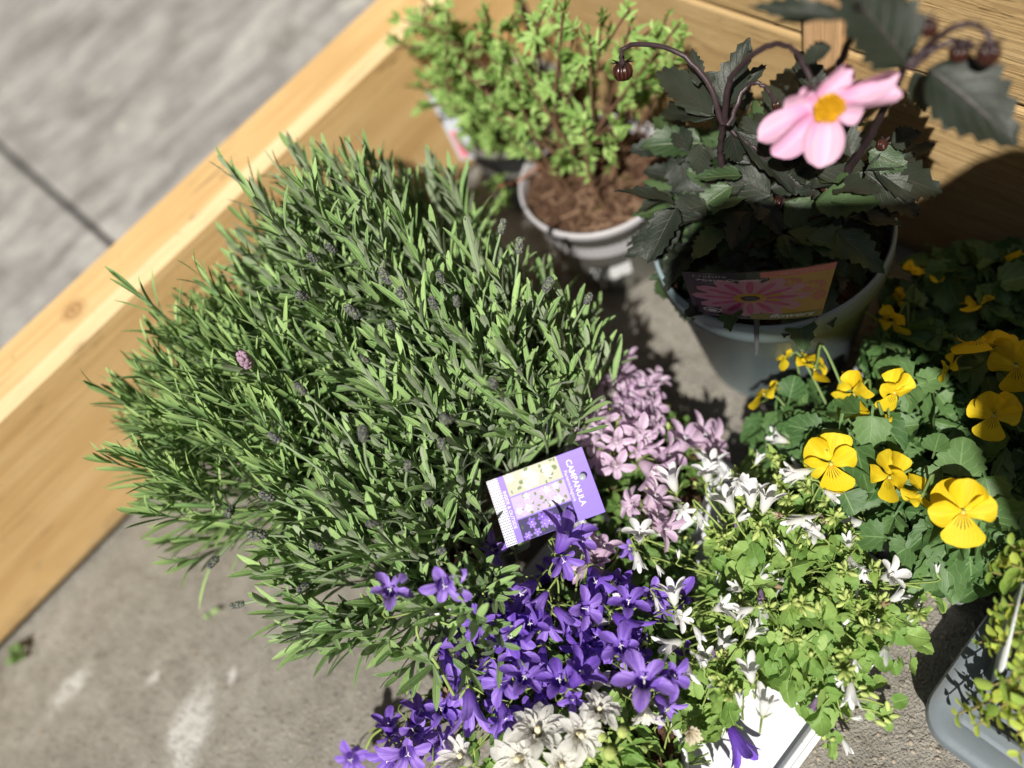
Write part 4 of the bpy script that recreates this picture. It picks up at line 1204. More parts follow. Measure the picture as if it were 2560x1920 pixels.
for k in range(52):
    b, d, L, nrm, sc = mt[int(rng.integers(len(mt)))]
    if b[0] < 0.125 and b[1] < 0.125: continue
    p = b + d * L * 0.5; p = np.array([p[0], p[1], min(0.128, max(p[2], 0.085) + rng.uniform(0.008, 0.02))])
    stems.add(tube(curve([p - [0, 0, 0.04] + rv(0.004), p - [0, 0, 0.018], p], 6), 0.0011, 0.0009, 5))
    for q in range(int(rng.integers(3, 6))):
        ax = unit(UPV + rv(0.75)); s = 0.0048 * rng.uniform(0.7, 1.2)
        o = mobj('bud', BUDM[q % 2], cw, zframe(p + ax * 0.006, ax, s * 0.72, None, 0, s * 1.15))
        subobj('calyx', CALYX, o, zframe((0, 0, -0.75), (0, 0, 1), 2.3))
    for q in range(5):
        dd = unit(rv(1.0) + UPV * 0.3); L2 = rng.uniform(0.008, 0.014)
        mobj('leaf', SERMC[q % 4], cw, frame(p - [0, 0, 0.004], p + dd * L2, UPV + rv(0.4), L2 * 0.55, L2))
# trailing shoots over the tray edge
for (a, b) in (((0.1446, 0.0383, 0.05), (0.1262, 0.0643, 0.07)), ((0.2045, 0.0665, 0.06), (0.1796, 0.087, 0.08)), ((0.1977, 0.059, 0.05), (0.1815, 0.0757, 0.08)), ((0.2335, 0.0523, 0.06), (0.2219, 0.0741, 0.08)), ((0.1428, 0.0308, 0.03), (0.1284, 0.053, 0.06)), ((0.0983, 0.0542, 0.03), (0.1123, 0.0639, 0.06))):
    a = np.array(a); b = np.array(b)
    stems.add(tube(curve([b, (a + b) / 2 + [0, 0, 0.008], a], 8), 0.001, 0.0008, 5))
    for q in np.linspace(0.2, 1.0, 6):
        p = b + (a - b) * q; d = unit(unit(a - b) + rv(0.8)); L = rng.uniform(0.009, 0.016)
        mobj('leaf', CLM[int(rng.integers(5))], cw, frame(p, p + d * L, UPV + rv(0.4), L * 0.7, L))
        if rng.uniform() < 0.6:
            mobj('bud', BUDM[0], cw, zframe(p + rv(0.004) + [0, 0, 0.004], unit(a - b + rv(0.02)), 0.0042, None, 0, 0.0058))
mobj('stems', stems.mesh('stems', [M_camp_stem]), cw, None, 'stuff')

# lilac campanula
pot('campanula_pot', 'white pot under the lilac campanula, mostly hidden by flowers', (0.175, 0.280, 0.020), 0.064, 0.052, 0.042, M_pot_white, None, 'white campanula pots', 0.008, 0.008)
ck = thing('lilac_campanula', 'campanula covered in pale lilac star flowers behind the plant card', 'campanula', (0.175, 0.280, 0.07))
stems = Acc()
mt = mound_leaves((0.175, 0.285), 0.075, 0.055, math.radians(25), 0.055, 0.105, 330, 0.013, 0.9)
mt += mound_leaves((0.125, 0.245), 0.04, 0.04, 0, 0.055, 0.105, 150, 0.012, 0.9)
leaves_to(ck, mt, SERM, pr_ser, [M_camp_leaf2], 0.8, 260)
stem_bunch(stems, mt, (0.175, 0.28), 0.06, 0.0007, 2)
put_flowers(ck, PINK, BK, (0.18, 0.285, 0.06), STYLE, stems, 1.25)
put_buds(ck, 30, mt, stems, 0.0045, 0.010)
mobj('stems', stems.mesh('stems', [M_camp_stem]), ck, None, 'stuff')

# violet campanula
pot('campanula_pot', 'white pot under the violet campanula, mostly hidden by flowers', (0.025, 0.262, 0.020), 0.064, 0.052, 0.042, M_pot_white, None, 'white campanula pots', 0.008, 0.008)
cp = thing('violet_campanula', 'campanula massed with deep violet bell flowers in front of the lavender', 'campanula', (0.025, 0.262, 0.07))
stems = Acc()
mt = mound_leaves((0.01, 0.252), 0.125, 0.058, math.radians(-18), 0.045, 0.112, 420, 0.017, 0.9)
mt += mound_leaves((0.07, 0.20), 0.04, 0.05, 0, 0.06, 0.115, 120, 0.016, 0.9)
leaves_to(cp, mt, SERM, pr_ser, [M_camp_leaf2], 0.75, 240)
stem_bunch(stems, mt, (0.025, 0.262), 0.06, 0.0008, 1)
put_flowers(cp, PURPLE + HANG, BP, (0.02, 0.255, 0.07), STYLE, stems, 1.14)
extra = []
for k in range(66):
    b, d, L, nrm, sc = mt[int(rng.integers(len(mt)))]
    q = b + d * L * 0.5
    extra.append(((q[0], q[1], min(0.125, q[2] + rng.uniform(0.008, 0.03))), tuple(unit(UPV * 0.6 + unit(CAMV - q) * 0.4 + rv(0.5))), rng.uniform(0.014, 0.024), int(rng.integers(0, 4))))
put_flowers(cp, extra, BP, (0.02, 0.255, 0.07), STYLE, stems, 1.0)
for k in range(14):
    b, d, L, nrm, sc = mt[int(rng.integers(len(mt)))]
    mobj('withered_flower', WITH[k % 3], cp, zframe(b + np.array([0, 0, 0.012]), unit(rv(1.0)), rng.uniform(0.005, 0.008)))
put_buds(cp, 24, mt, stems, 0.0045, 0.014)
for pts in ([(-0.0628, 0.2707, 0.13), (-0.053, 0.2854, 0.16), (-0.0481, 0.3054, 0.17), (-0.0406, 0.3127, 0.175), (-0.032, 0.308, 0.175), (-0.0255, 0.2949, 0.17)], [(-0.0192, 0.3028, 0.18), (0.0, 0.3025, 0.175), (0.0212, 0.3103, 0.17), (0.0272, 0.3028, 0.165)], [(-0.0632, 0.3161, 0.16), (-0.0546, 0.3083, 0.165), (-0.052, 0.3023, 0.16)], [(-0.1477, 0.3256, 0.07), (-0.1361, 0.324, 0.08), (-0.1245, 0.3174, 0.09)]):
    stems.add(tube(curve(pts, 24), 0.0013, 0.0010, 6))
mobj('stems', stems.mesh('stems', [M_camp_stem]), cp, None, 'stuff')

# double white campanula
pot('campanula_pot', 'white pot under the double ivory campanula, mostly hidden by leaves', (-0.016, 0.158, 0.020), 0.064, 0.052, 0.042, M_pot_white, None, 'white campanula pots', 0.008, 0.008)
cw2 = thing('double_campanula', 'campanula with large ruffled ivory double flowers at the bottom edge', 'campanula', (-0.016, 0.158, 0.07))
stems = Acc()
mt = mound_leaves((-0.025, 0.168), 0.100, 0.066, math.radians(-38), 0.05, 0.112, 400, 0.020, 0.9)
leaves_to(cw2, mt, SERMB, pr_ser, [M_camp_leaf], 0.6, 300)
stem_bunch(stems, mt, (0.008, 0.13), 0.06, 0.0008, 2)
put_flowers(cw2, DOUBLE, BD, (-0.02, 0.15, 0.07), CSTYLE, stems, 1.02)
for (p, s) in (((0.0017, 0.1594, 0.12), .0095), ((-0.0154, 0.1573, 0.12), .0105), ((-0.0108, 0.1691, 0.12), .008), ((0.0022, 0.1449, 0.1), .007), ((-0.0266, 0.1683, 0.11), .007)):
    o = mobj('bud', BUDM[0], cw2, zframe(p, (-.2, -.3, 1), s, None, 0, s * 0.8))
    subobj('calyx', CALYX, o, zframe((0, 0, -0.7), (0, 0, 1), 1.8))
    stems.add(tube([np.array(p) - [0, 0, 0.035], np.array(p) - [0, 0, 0.004]], 0.0012, 0.001, 5))
mobj('stems', stems.mesh('stems', [M_camp_stem]), cw2, None, 'stuff')

# ------------------------------------------------------------------ violas
VP_U = [Acc().add(blade(p_petal, 12, 10, b, 0.0, c, 0.16, 1.5, 0, 0, 0, k)).mesh('petal', [M_viola]) for k, (b, c) in enumerate(((0.20, 0.20), (0.30, -0.22), (0.10, 0.30)))]
VP_L = [Acc().add(blade(p_petal, 10, 10, b, 0.0, c, 0.06, 1.5, 0, 0, 0, k)).mesh('petal', [M_viola_low]) for k, (b, c) in enumerate(((0.15, 0.10), (0.25, -0.08)))]
VEYE = Acc().add(ball(0.09, 8, 6, 0.8)).mesh('flower', [plain('viola_eye', (0.55, 0.50, 0.10), 0.5, 0.3, 0.2, 400)])
def vcal():
    A = Acc()
    for j in range(5):
        a = j * 1.257 + 0.3
        A.add(blade(p_lance, 4, 2, 0.15, 0.1), frame((0.05 * math.cos(a), 0.05 * math.sin(a), -0.30), (0.55 * math.cos(a), 0.55 * math.sin(a), -0.22), (0, 0, -1), 0.16))
    A.add(ball(0.12, 8, 5, 1.6), np.array(Matrix.Translation((0, 0, -0.16))))
    return A.mesh('calyx', [M_viola_stem])
VCAL = vcal()
VIOLA = [
    ((0.2741,0.0646,0.135),(-0.6,-0.24,0.76),(0.56,0.56,0.62),0.0439),
    ((0.2573,0.1596,0.125),(-0.77,-0.3,0.57),(0.3,0.63,0.72),0.0417),
    ((0.2703,0.119,0.13),(-0.81,0.42,0.4),(0.58,0.54,0.61),0.0346),
    ((0.2738,0.0951,0.12),(-0.74,-0.01,-0.68),(0.02,1.0,-0.03),0.0301),
    ((0.3175,0.1795,0.125),(-0.95,0.16,0.28),(0.29,0.79,0.54),0.0369),
    ((0.3361,0.1552,0.125),(-0.48,-0.82,0.32),(0.68,-0.12,0.73),0.0319),
    ((0.3236,0.2188,0.12),(-0.72,-0.02,-0.69),(0.2,0.95,-0.24),0.0303),
    ((0.32,0.246,0.12),(-0.57,0.62,0.54),(0.82,0.5,0.29),0.0227),
    ((0.2877,0.2441,0.105),(-0.24,0.78,0.57),(0.97,0.17,0.18),0.031),
    ((0.3553,0.0869,0.13),(-0.71,-0.29,0.65),(0.61,0.23,0.76),0.0353),
    ((0.3743,0.1336,0.13),(-0.48,0.84,0.25),(0.85,0.37,0.38),0.0225),
    ((0.3995,0.1255,0.14),(0.4,0.51,0.76),(0.87,0.05,-0.5),0.0431),
    ((0.3978,0.0944,0.135),(-0.77,-0.43,0.48),(0.37,0.31,0.88),0.0379),
    ((0.3944,0.1918,0.12),(-1.0,0.05,-0.09),(-0.02,0.8,0.6),0.0303),
    ((0.4484,0.1504,0.11),(0.25,0.58,0.77),(0.95,-0.0,-0.3),0.027),
    ((0.4241,0.2041,0.11),(-0.88,0.43,0.19),(0.46,0.67,0.58),0.0164),
    ((0.3917,0.2268,0.105),(-0.54,0.73,0.41),(0.83,0.37,0.42),0.0166),
    ((0.4573,0.2014,0.11),(0.55,-0.09,0.83),(0.14,0.99,0.02),0.0313),
    ((0.4953,0.1441,0.11),(-0.62,-0.78,0.01),(0.37,-0.28,0.88),0.024),
    ((0.3382,0.2361,0.11),(-0.03,-1.0,-0.01),(0.83,-0.03,0.56),0.0196),
    ((0.3162,0.1508,0.11),(-0.44,-0.69,-0.58),(0.89,-0.44,-0.16),0.0138)]
VL = [blade(p_viola_leaf, 26, 4, b, 0.14, 0.0, 0.05, 2, 0, 0, 0, i * 0.4) for i, b in enumerate((0.15, 0.35, -0.05, 0.5, 0.25))]
VLM = [Acc().add(p).mesh('viola_leaf', [M_viola_leaf]) for p in VL]
vc = [((0.290, 0.165), 'yellow viola at the tray end nearest the dahlia label'), ((0.385, 0.150), 'yellow viola in the middle of the tray, under the dahlia pot'), ((0.480, 0.150), 'deeply shaded yellow viola by the timber board wall'),
      ((0.295, 0.075), 'yellow viola with the largest flat bloom, at the front corner of the tray'), ((0.385, 0.065), 'yellow viola half in shade with one upright face at the right'), ((0.480, 0.062), 'shaded yellow viola at the far right edge, closest to the wall')]
vth = []; vst = []
for (c, lab_) in vc:
    th = thing('viola', lab_, 'viola', (c[0], c[1], 0.05), 'yellow violas in the cell tray')
    vth.append(th); S = Acc(); vst.append(S)
    mt = mound_leaves(c, 0.064, 0.058, 0, 0.05, 0.120, 95, 0.042, 0.85)
    leaves_to(th, mt, VLM, VL, [M_viola_leaf], 0.56, 300)
    stem_bunch(S, mt, c, 0.045, 0.0011, 2)
    rr = np.linspace(0, 0.040, 6)
    V, Q, U = lathe(np.stack([rr, np.zeros(6)], -1), 20)
    V = V.copy(); V[:, 2] = 0.046 + rng.normal(size=len(V)) * 0.001; V[:, 0] += c[0]; V[:, 1] += c[1]
    mobj('root_plug', mesh_arrays('root_plug', V, Q[:, ::-1], U, [M_soil]), th)
mt = mound_leaves((0.285, 0.205), 0.045, 0.045, 0.5, 0.05, 0.105, 45, 0.034, 0.9); leaves_to(vth[0], mt, VLM, VL, [M_viola_leaf], 0.6)
mt = mound_leaves((0.46, 0.195), 0.06, 0.03, 0, 0.05, 0.12, 40, 0.038, 0.9); leaves_to(vth[2], mt, VLM, VL, [M_viola_leaf], 0.6)
# single large leaves that stand out
for (a, b, w, k) in (((0.3561, 0.1503, 0.125), (0.3519, 0.1842, 0.12), .026, 0), ((0.3536, 0.1466, 0.12), (0.3744, 0.1323, 0.125), .020, 0), ((0.2875, 0.1578, 0.11), (0.2569, 0.1268, 0.115), .028, 3), ((0.311, 0.1585, 0.125), (0.2891, 0.1456, 0.115), .028, 0), ((0.307, 0.0831, 0.11), (0.3305, 0.0958, 0.125), .034, 3),
                     ((0.2961, 0.1392, 0.1), (0.2446, 0.1483, 0.1), .034, 3), ((0.2839, 0.1849, 0.105), (0.2728, 0.2117, 0.11), .028, 0), ((0.2698, 0.0527, 0.1), (0.2553, 0.0393, 0.075), .038, 3), ((0.2641, 0.0826, 0.1), (0.2473, 0.0708, 0.085), .022, 3), ((0.2427, 0.1017, 0.09), (0.2311, 0.1222, 0.09), .026, 3),
                     ((0.2482, 0.0844, 0.09), (0.2338, 0.0909, 0.085), .026, 3), ((0.294, 0.0504, 0.1), (0.3038, 0.0399, 0.1), .028, 3), ((0.3103, 0.1062, 0.12), (0.3266, 0.1113, 0.12), .020, 0), ((0.253, 0.1452, 0.1), (0.2435, 0.1288, 0.095), .03, 3), ((0.2936, 0.2224, 0.11), (0.3121, 0.2294, 0.115), .024, 0)):
    a = np.array(a); b = np.array(b)
    mobj('leaf', VLM[int(rng.integers(3))], vth[k], frame(a - (b - a) * 0.3, b, unit(CAMV - a) + UPV + rv(0.2), w, np.linalg.norm(b - a)))
for i, (p, d, u, s) in enumerate(VIOLA):
    p = np.array(p); d = unit(d)
    k = min(range(6), key=lambda q: np.hypot(p[0] - vc[q][0][0], p[1] - vc[q][0][1]))
    sc = s / 1.9
    M = np.eye(4); y = unit(np.array(u) - d * (np.array(u) @ d)); x = np.cross(y, d)
    M[:3, 0] = x * sc; M[:3, 1] = y * sc; M[:3, 2] = d * sc; M[:3, 3] = p
    f = mobj('flower', VEYE, vth[k], M)
    j = lambda: rng.normal() * 0.06
    for (an, L, w, zz) in ((60 + rng.normal() * 6, 1.05, 1.12, -0.16), (120 + rng.normal() * 6, 1.05, 1.12, -0.24), (10 + rng.normal() * 7, 0.95, 0.86, -0.06), (170 + rng.normal() * 7, 0.95, 0.86, -0.03)):
        a = math.radians(an); dr = np.array([math.cos(a), math.sin(a), (0.02 if an > 40 and an < 140 else 0.20) + 2 * j()])
        subobj('petal', VP_U[int(rng.integers(3))], f, frame((0.02 * dr[0], 0.02 * dr[1], zz), np.array([0, 0, zz]) + dr * L, (0, 0, 1), w, L))
    subobj('petal', VP_L[i % 2], f, frame((0, -0.02, 0.05), (j(), -0.98, 0.30 + j()), (0, 0, 1), 1.26, 1))
    subobj('calyx', VCAL, f)
    root = np.array([vc[k][0][0] + rng.normal() * 0.012, vc[k][0][1] + rng.normal() * 0.012, 0.05])
    back = p - d * sc * 0.35
    hook = back - d * 0.012 + UPV * 0.006
    vst[k].add(tube(curve([root, (root + hook) / 2 + rv(0.006), hook, back], 12), 0.0013, 0.0011, 5))
for th, S in zip(vth, vst): mobj('stems', S.mesh('stems', [M_viola_stem]), th, None, 'stuff')

# ------------------------------------------------------------------ dahlia
dh = thing('dahlia', 'dark bronze-leaved dahlia with one nodding pink flower', 'dahlia', (0.388, 0.305, 0.16))
DL = [blade(p_dleaf, 22, 6, b, 0.10, 0.0, 0.06, 1.7, 0, 0.30, 7, i * 0.27) for i, b in enumerate((0.06, 0.16, -0.04, 0.10))]
DLM = [Acc().add(p).mesh('dahlia_leaf', [M_dleaf]) for p in DL]
DLMG = [Acc().add(p).mesh('dahlia_leaf', [M_dleaf_g]) for p in DL]
DLEAF = [
    ((0.3903,0.3508,0.285),(0.4125,0.4267,0.285),0.0275),
    ((0.3929,0.3543,0.28),(0.3932,0.4203,0.26),0.0197),
    ((0.3991,0.3497,0.285),(0.439,0.3506,0.32),0.0263),
    ((0.4019,0.3489,0.285),(0.4299,0.333,0.31),0.017),
    ((0.3917,0.3962,0.23),(0.4143,0.4399,0.225),0.0229),
    ((0.3867,0.3911,0.23),(0.3662,0.3712,0.2),0.0294),
    ((0.3652,0.3701,0.195),(0.3674,0.4203,0.195),0.0267),
    ((0.3711,0.3595,0.195),(0.38,0.3771,0.21),0.0209),
    ((0.3869,0.3336,0.28),(0.3851,0.3273,0.25),0.0205),
    ((0.3883,0.3309,0.28),(0.3939,0.2781,0.235),0.0188),
    ((0.3933,0.3055,0.215),(0.3908,0.3549,0.225),0.0283),
    ((0.416,0.264,0.225),(0.4262,0.2178,0.205),0.0396),
    ((0.4321,0.2484,0.235),(0.434,0.202,0.21),0.0311),
    ((0.4357,0.2438,0.235),(0.4659,0.1979,0.21),0.0359),
    ((0.4306,0.246,0.24),(0.4846,0.2232,0.225),0.0172),
    ((0.3965,0.2954,0.21),(0.3965,0.2522,0.185),0.0296),
    ((0.4428,0.2523,0.245),(0.4498,0.2239,0.235),0.0232),
    ((0.4054,0.2441,0.28),(0.423,0.2635,0.3),0.0175),
    ((0.3837,0.239,0.42),(0.3677,0.2944,0.42),0.0133),
    ((0.3828,0.2391,0.42),(0.3754,0.2828,0.41),0.0097),
    ((0.395,0.2045,0.39),(0.3894,0.2453,0.44),0.047),
    ((0.4146,0.2013,0.37),(0.4108,0.1365,0.345),0.0466),
    ((0.428,0.2169,0.35),(0.428,0.2067,0.32),0.0159),
    ((0.4237,0.2221,0.36),(0.4235,0.2439,0.37),0.0194),
    ((0.369,0.3367,0.195),(0.385,0.3133,0.2),0.0153),
    ((0.3505,0.3595,0.19),(0.3535,0.3268,0.18),0.026),
    ((0.3698,0.3184,0.2),(0.3593,0.285,0.185),0.0318),
    ((0.3691,0.324,0.2),(0.3424,0.3206,0.18),0.0289),
    ((0.3776,0.2471,0.19),(0.4123,0.2319,0.195),0.029),
    ((0.3807,0.2736,0.19),(0.3786,0.244,0.18),0.0197),
    ((0.398,0.2408,0.2),(0.3846,0.2164,0.165),0.021),
    ((0.3532,0.3681,0.19),(0.3273,0.3675,0.165),0.0195),
    ((0.3205,0.3591,0.17),(0.3116,0.3415,0.1),0.02),
    ((0.3109,0.3568,0.165),(0.3022,0.3631,0.13),0.0162),
    ((0.365,0.2342,0.115),(0.3437,0.2559,0.11),0.021),
    ((0.3865,0.3682,0.25),(0.3766,0.3604,0.22),0.0201),
    ((0.388,0.3576,0.21),(0.379,0.3792,0.22),0.0189),
    ((0.389,0.3287,0.22),(0.3957,0.303,0.2),0.0234),
    ((0.4119,0.2869,0.22),(0.4148,0.2867,0.25),0.0176),
    ((0.4104,0.2766,0.22),(0.4009,0.2978,0.23),0.0161),
    ((0.3769,0.3589,0.2),(0.3754,0.3336,0.19),0.0207),
    ((0.4148,0.2712,0.3),(0.437,0.3094,0.33),0.0218),
    ((0.3982,0.3703,0.3),(0.4198,0.3914,0.31),0.0126),
    ((0.4071,0.2624,0.37),(0.3965,0.281,0.36),0.0133),
    ((0.4132,0.374,0.3),(0.4106,0.3684,0.29),0.0143),
    ((0.4529,0.2404,0.25),(0.4638,0.2251,0.26),0.0182),
    ((0.4234,0.254,0.3),(0.443,0.2528,0.31),0.0158),
    ((0.4014,0.3193,0.26),(0.4125,0.3418,0.27),0.0159),
    ((0.4175,0.3087,0.25),(0.4348,0.3002,0.26),0.0206)]
for i, (a, b, w) in enumerate(DLEAF):
    a = np.array(a); b = np.array(b)
    green = (a[2] < 0.215 and i % 3 != 1) or i in (4, 6, 16)
    nrm = 0.55 * unit(CAMV - a) + 0.8 * UPV + rv(0.16)
    mobj('leaf', (DLMG if green else DLM)[i % 4], dh, frame(a, b, nrm, w * 1.15, np.linalg.norm(b - a)))
c0 = np.array([0.392, 0.312])
DLAB = [np.array(q) for q in [
    (0.2865,0.3102,0.235),
    (0.3523,0.219,0.235),
    (0.3328,0.2188,0.19),
    (0.2841,0.3012,0.19)]]
_dn = unit(np.cross(DLAB[1] - DLAB[0], DLAB[0] - DLAB[3])); _dn = _dn if _dn @ (CAMV - DLAB[0]) > 0 else -_dn
for i in range(185):
    az = rng.uniform(0, 6.28); f = math.sqrt(rng.uniform(0.0, 1)); r = 0.076 * f
    z = (rng.uniform(0.165, 0.245) if i < 130 else rng.uniform(0.172, 0.2))
    if i >= 130: r = rng.uniform(0.050, 0.076)
    a = np.array([c0[0] + r * math.cos(az), c0[1] + r * math.sin(az), z])
    d = np.array([math.cos(az + rng.normal() * 0.7), math.sin(az + rng.normal() * 0.7), rng.uniform(-0.35, 0.45)]); L = rng.uniform(0.030, 0.056)
    if any(over_plate(a + unit(d) * L * q, DLAB, _dn, 0.05, unit(a - CAMV)) for q in (0.0, 0.35, 0.7, 1.0)): continue
    mobj('leaf', (DLMG if rng.uniform() < 0.35 else DLM)[i % 4], dh, frame(a, a + unit(d) * L, UPV + rv(0.35), L * rng.uniform(0.5, 0.68), L))
S = Acc()
for pts, r in [
    ([(0.3922,0.3457,0.17),(0.3882,0.3483,0.22),(0.3875,0.3477,0.25),(0.3854,0.3396,0.285)],0.0036),
    ([(0.3859,0.3409,0.285),(0.3911,0.3514,0.31),(0.3927,0.3647,0.325),(0.3918,0.3833,0.335),(0.3886,0.406,0.335),(0.3844,0.4238,0.33),(0.3794,0.4269,0.325),(0.3777,0.4251,0.318)],0.0026),
    ([(0.3878,0.3394,0.285),(0.3899,0.3348,0.32),(0.3929,0.3294,0.335),(0.3961,0.3131,0.355),(0.3999,0.299,0.365),(0.3956,0.2833,0.37),(0.3875,0.2701,0.37),(0.382,0.2604,0.365)],0.0028),
    ([(0.3863,0.3355,0.285),(0.4013,0.3349,0.3),(0.41,0.3336,0.305),(0.4116,0.3254,0.31),(0.4131,0.3178,0.305),(0.4131,0.313,0.295)],0.0022),
    ([(0.4371,0.2811,0.19),(0.4333,0.2581,0.24),(0.4225,0.2336,0.31),(0.4115,0.2142,0.37)],0.0042),
    ([(0.4115,0.2142,0.37),(0.4157,0.2154,0.385),(0.4138,0.2112,0.4),(0.4154,0.2057,0.405)],0.0028),
    ([(0.412,0.2131,0.37),(0.4219,0.2068,0.38),(0.4214,0.1955,0.395),(0.426,0.1853,0.4),(0.4239,0.1757,0.4),(0.423,0.1714,0.395)],0.0028),
    ([(0.4115,0.2101,0.37),(0.4227,0.2008,0.38),(0.4322,0.1922,0.38),(0.4353,0.1844,0.375)],0.0024),
    ([(0.4402,0.2889,0.19),(0.425,0.2728,0.29),(0.4157,0.2608,0.35),(0.3986,0.2419,0.4),(0.3848,0.2317,0.43)],0.0036),
    ([(0.3869,0.3336,0.28),(0.3926,0.3093,0.26),(0.4049,0.2867,0.22)],0.002)]:
    cv = curve(pts, 26); cv = cv + rng.normal(size=cv.shape) * 0.0004
    S.add(tube(cv, r * 0.85, r * 0.6, 9))
for i in range(9):
    az = i * 0.7; S.add(tube(curve([(c0[0] + 0.012 * math.cos(az), c0[1] + 0.012 * math.sin(az), 0.155), (c0[0] + 0.04 * math.cos(az), c0[1] + 0.04 * math.sin(az), 0.20), (c0[0] + 0.06 * math.cos(az), c0[1] + 0.06 * math.sin(az), 0.215)], 8), 0.002, 0.0014, 6))
mobj('stems', S.mesh('stems', [M_dstem]), dh)
def dbud_mesh():
    A = Acc()
    n = 9
    for j in range(n):
        a = j * 6.283 / n
        A.add(blade(p_lance, 7, 3, 0.0, 0.0, -0.3), np.eye(4) @ frame((0.03 * math.cos(a), 0.03 * math.sin(a), 0.08), (0.03 * math.cos(a), 0.03 * math.sin(a), 1.0), (math.cos(a), math.sin(a), 0), 0.42))
    A2 = Acc().add(lathe([(0.0, 0.05), (0.26, 0.07), (0.44, 0.24), (0.50, 0.48), (0.45, 0.72), (0.30, 0.88), (0.12, 0.93), (0.0, 0.92)], 54, 0.0))
    return A2.mesh('bud', [M_dbud])
DBM = dbud_mesh()
def dsep():
    A = Acc()
    for j in range(6):
        a = j * 1.047
        d = np.array([math.cos(a) * 0.62, math.sin(a) * 0.62, -0.10 if j % 2 else 0.25])
        A.add(blade(p_lance, 5, 2, -0.25, 0.15), frame((0.12 * math.cos(a), 0.12 * math.sin(a), 0.08), d, (0, 0, -1), 0.22))
    A.add(ball(0.2, 10, 6, 0.7), np.array(Matrix.Translation((0, 0, 0.06))))
    return A.mesh('sepals', [M_dstem])
DSEP = dsep()
for (a, b, w) in [
    ((0.3793,0.4269,0.318),(0.3709,0.422,0.3),0.0224),
    ((0.4223,0.171,0.395),(0.4192,0.1691,0.375),0.0194),
    ((0.4147,0.2052,0.405),(0.4133,0.2008,0.39),0.0142),
    ((0.43,0.1909,0.38),(0.4269,0.1897,0.365),0.0172),
    ((0.4151,0.3135,0.295),(0.4119,0.3099,0.285),0.0076),
    ((0.3477,0.374,0.195),(0.3339,0.3795,0.19),0.0141),
    ((0.4201,0.272,0.22),(0.412,0.274,0.215),0.0088),
    ((0.3959,0.2987,0.215),(0.3845,0.2976,0.21),0.0099),
    ((0.4527,0.2453,0.25),(0.4415,0.245,0.25),0.0123)]:
    a = np.array(a); b = np.array(b)
    L = np.linalg.norm(b - a)
    o = mobj('bud', DBM, dh, zframe(a, b - a, max(w, L * 0.8) * 0.72, None, rng.uniform(0, 6), max(L, w * 0.95) * 0.74))
    subobj('sepals', DSEP, o)
fc, fd, fs = ((0.3704, 0.2408, 0.362), (-0.61, -0.78, 0.12), 0.018)
fc = np.array(fc); fd = unit(fd)
A = Acc()
for i in range(70):
    f = math.sqrt((i + 0.5) / 70); a = i * 2.4
    b = np.array([f * math.cos(a), f * math.sin(a), 0.15 * (1 - f * f)])
    A.add(tube([b, b * np.array([1.12, 1.12, 1]) + [0, 0, 0.38 + rng.uniform(0, 0.25)]], 0.075, 0.10, 5))
A.add(ball(1.0, 14, 6, 0.25))
fl = mobj('flower', A.mesh('flower', [M_dcentre]), dh, zframe(fc, fd, fs * 0.5))
Mi = np.linalg.inv(zframe(fc, fd, fs * 0.5))
PETB = [blade(p_dahlia, 12, 8, b, 0.0, c, 0.05, 1.2, 0, 0, 0, i) for i, (b, c) in enumerate(((0.10, 0.20), (0.16, 0.30), (0.04, -0.15), (0.20, 0.25)))]
PETM = [Acc().add(p).mesh('petal', [M_dpetal]) for p in PETB]
for i, (a, b, w) in enumerate([
    ((0.3711,0.2434,0.355),(0.3467,0.2299,0.335),0.0261),
    ((0.365,0.2474,0.356),(0.3367,0.2573,0.34),0.0197),
    ((0.3652,0.2505,0.358),(0.3394,0.2707,0.345),0.0198),
    ((0.371,0.25,0.36),(0.359,0.2652,0.357),0.0196),
    ((0.3746,0.2502,0.362),(0.3962,0.24,0.372),0.0154),
    ((0.3826,0.2423,0.36),(0.4039,0.2131,0.368),0.0159),
    ((0.3787,0.2389,0.358),(0.3986,0.2074,0.36),0.016),
    ((0.374,0.2372,0.356),(0.3837,0.2232,0.35),0.0142),
    ((0.3707,0.2483,0.361),(0.3673,0.261,0.362),0.0182)]):
    a = np.array(a); b = np.array(b)
    nrm = fd * 0.8 + unit(CAMV - fc) * 0.8
    M = frame(a, b, nrm, w * 0.95, np.linalg.norm(b - a) * 1.03)
    subobj('petal', PETM[i % 4], fl, Mi @ M)
Mback = zframe(np.array((0.372, 0.2521, 0.372)), fc - np.array((0.372, 0.2521, 0.372)), 0.013)
subobj('sepals', DSEP, fl, Mi @ Mback)

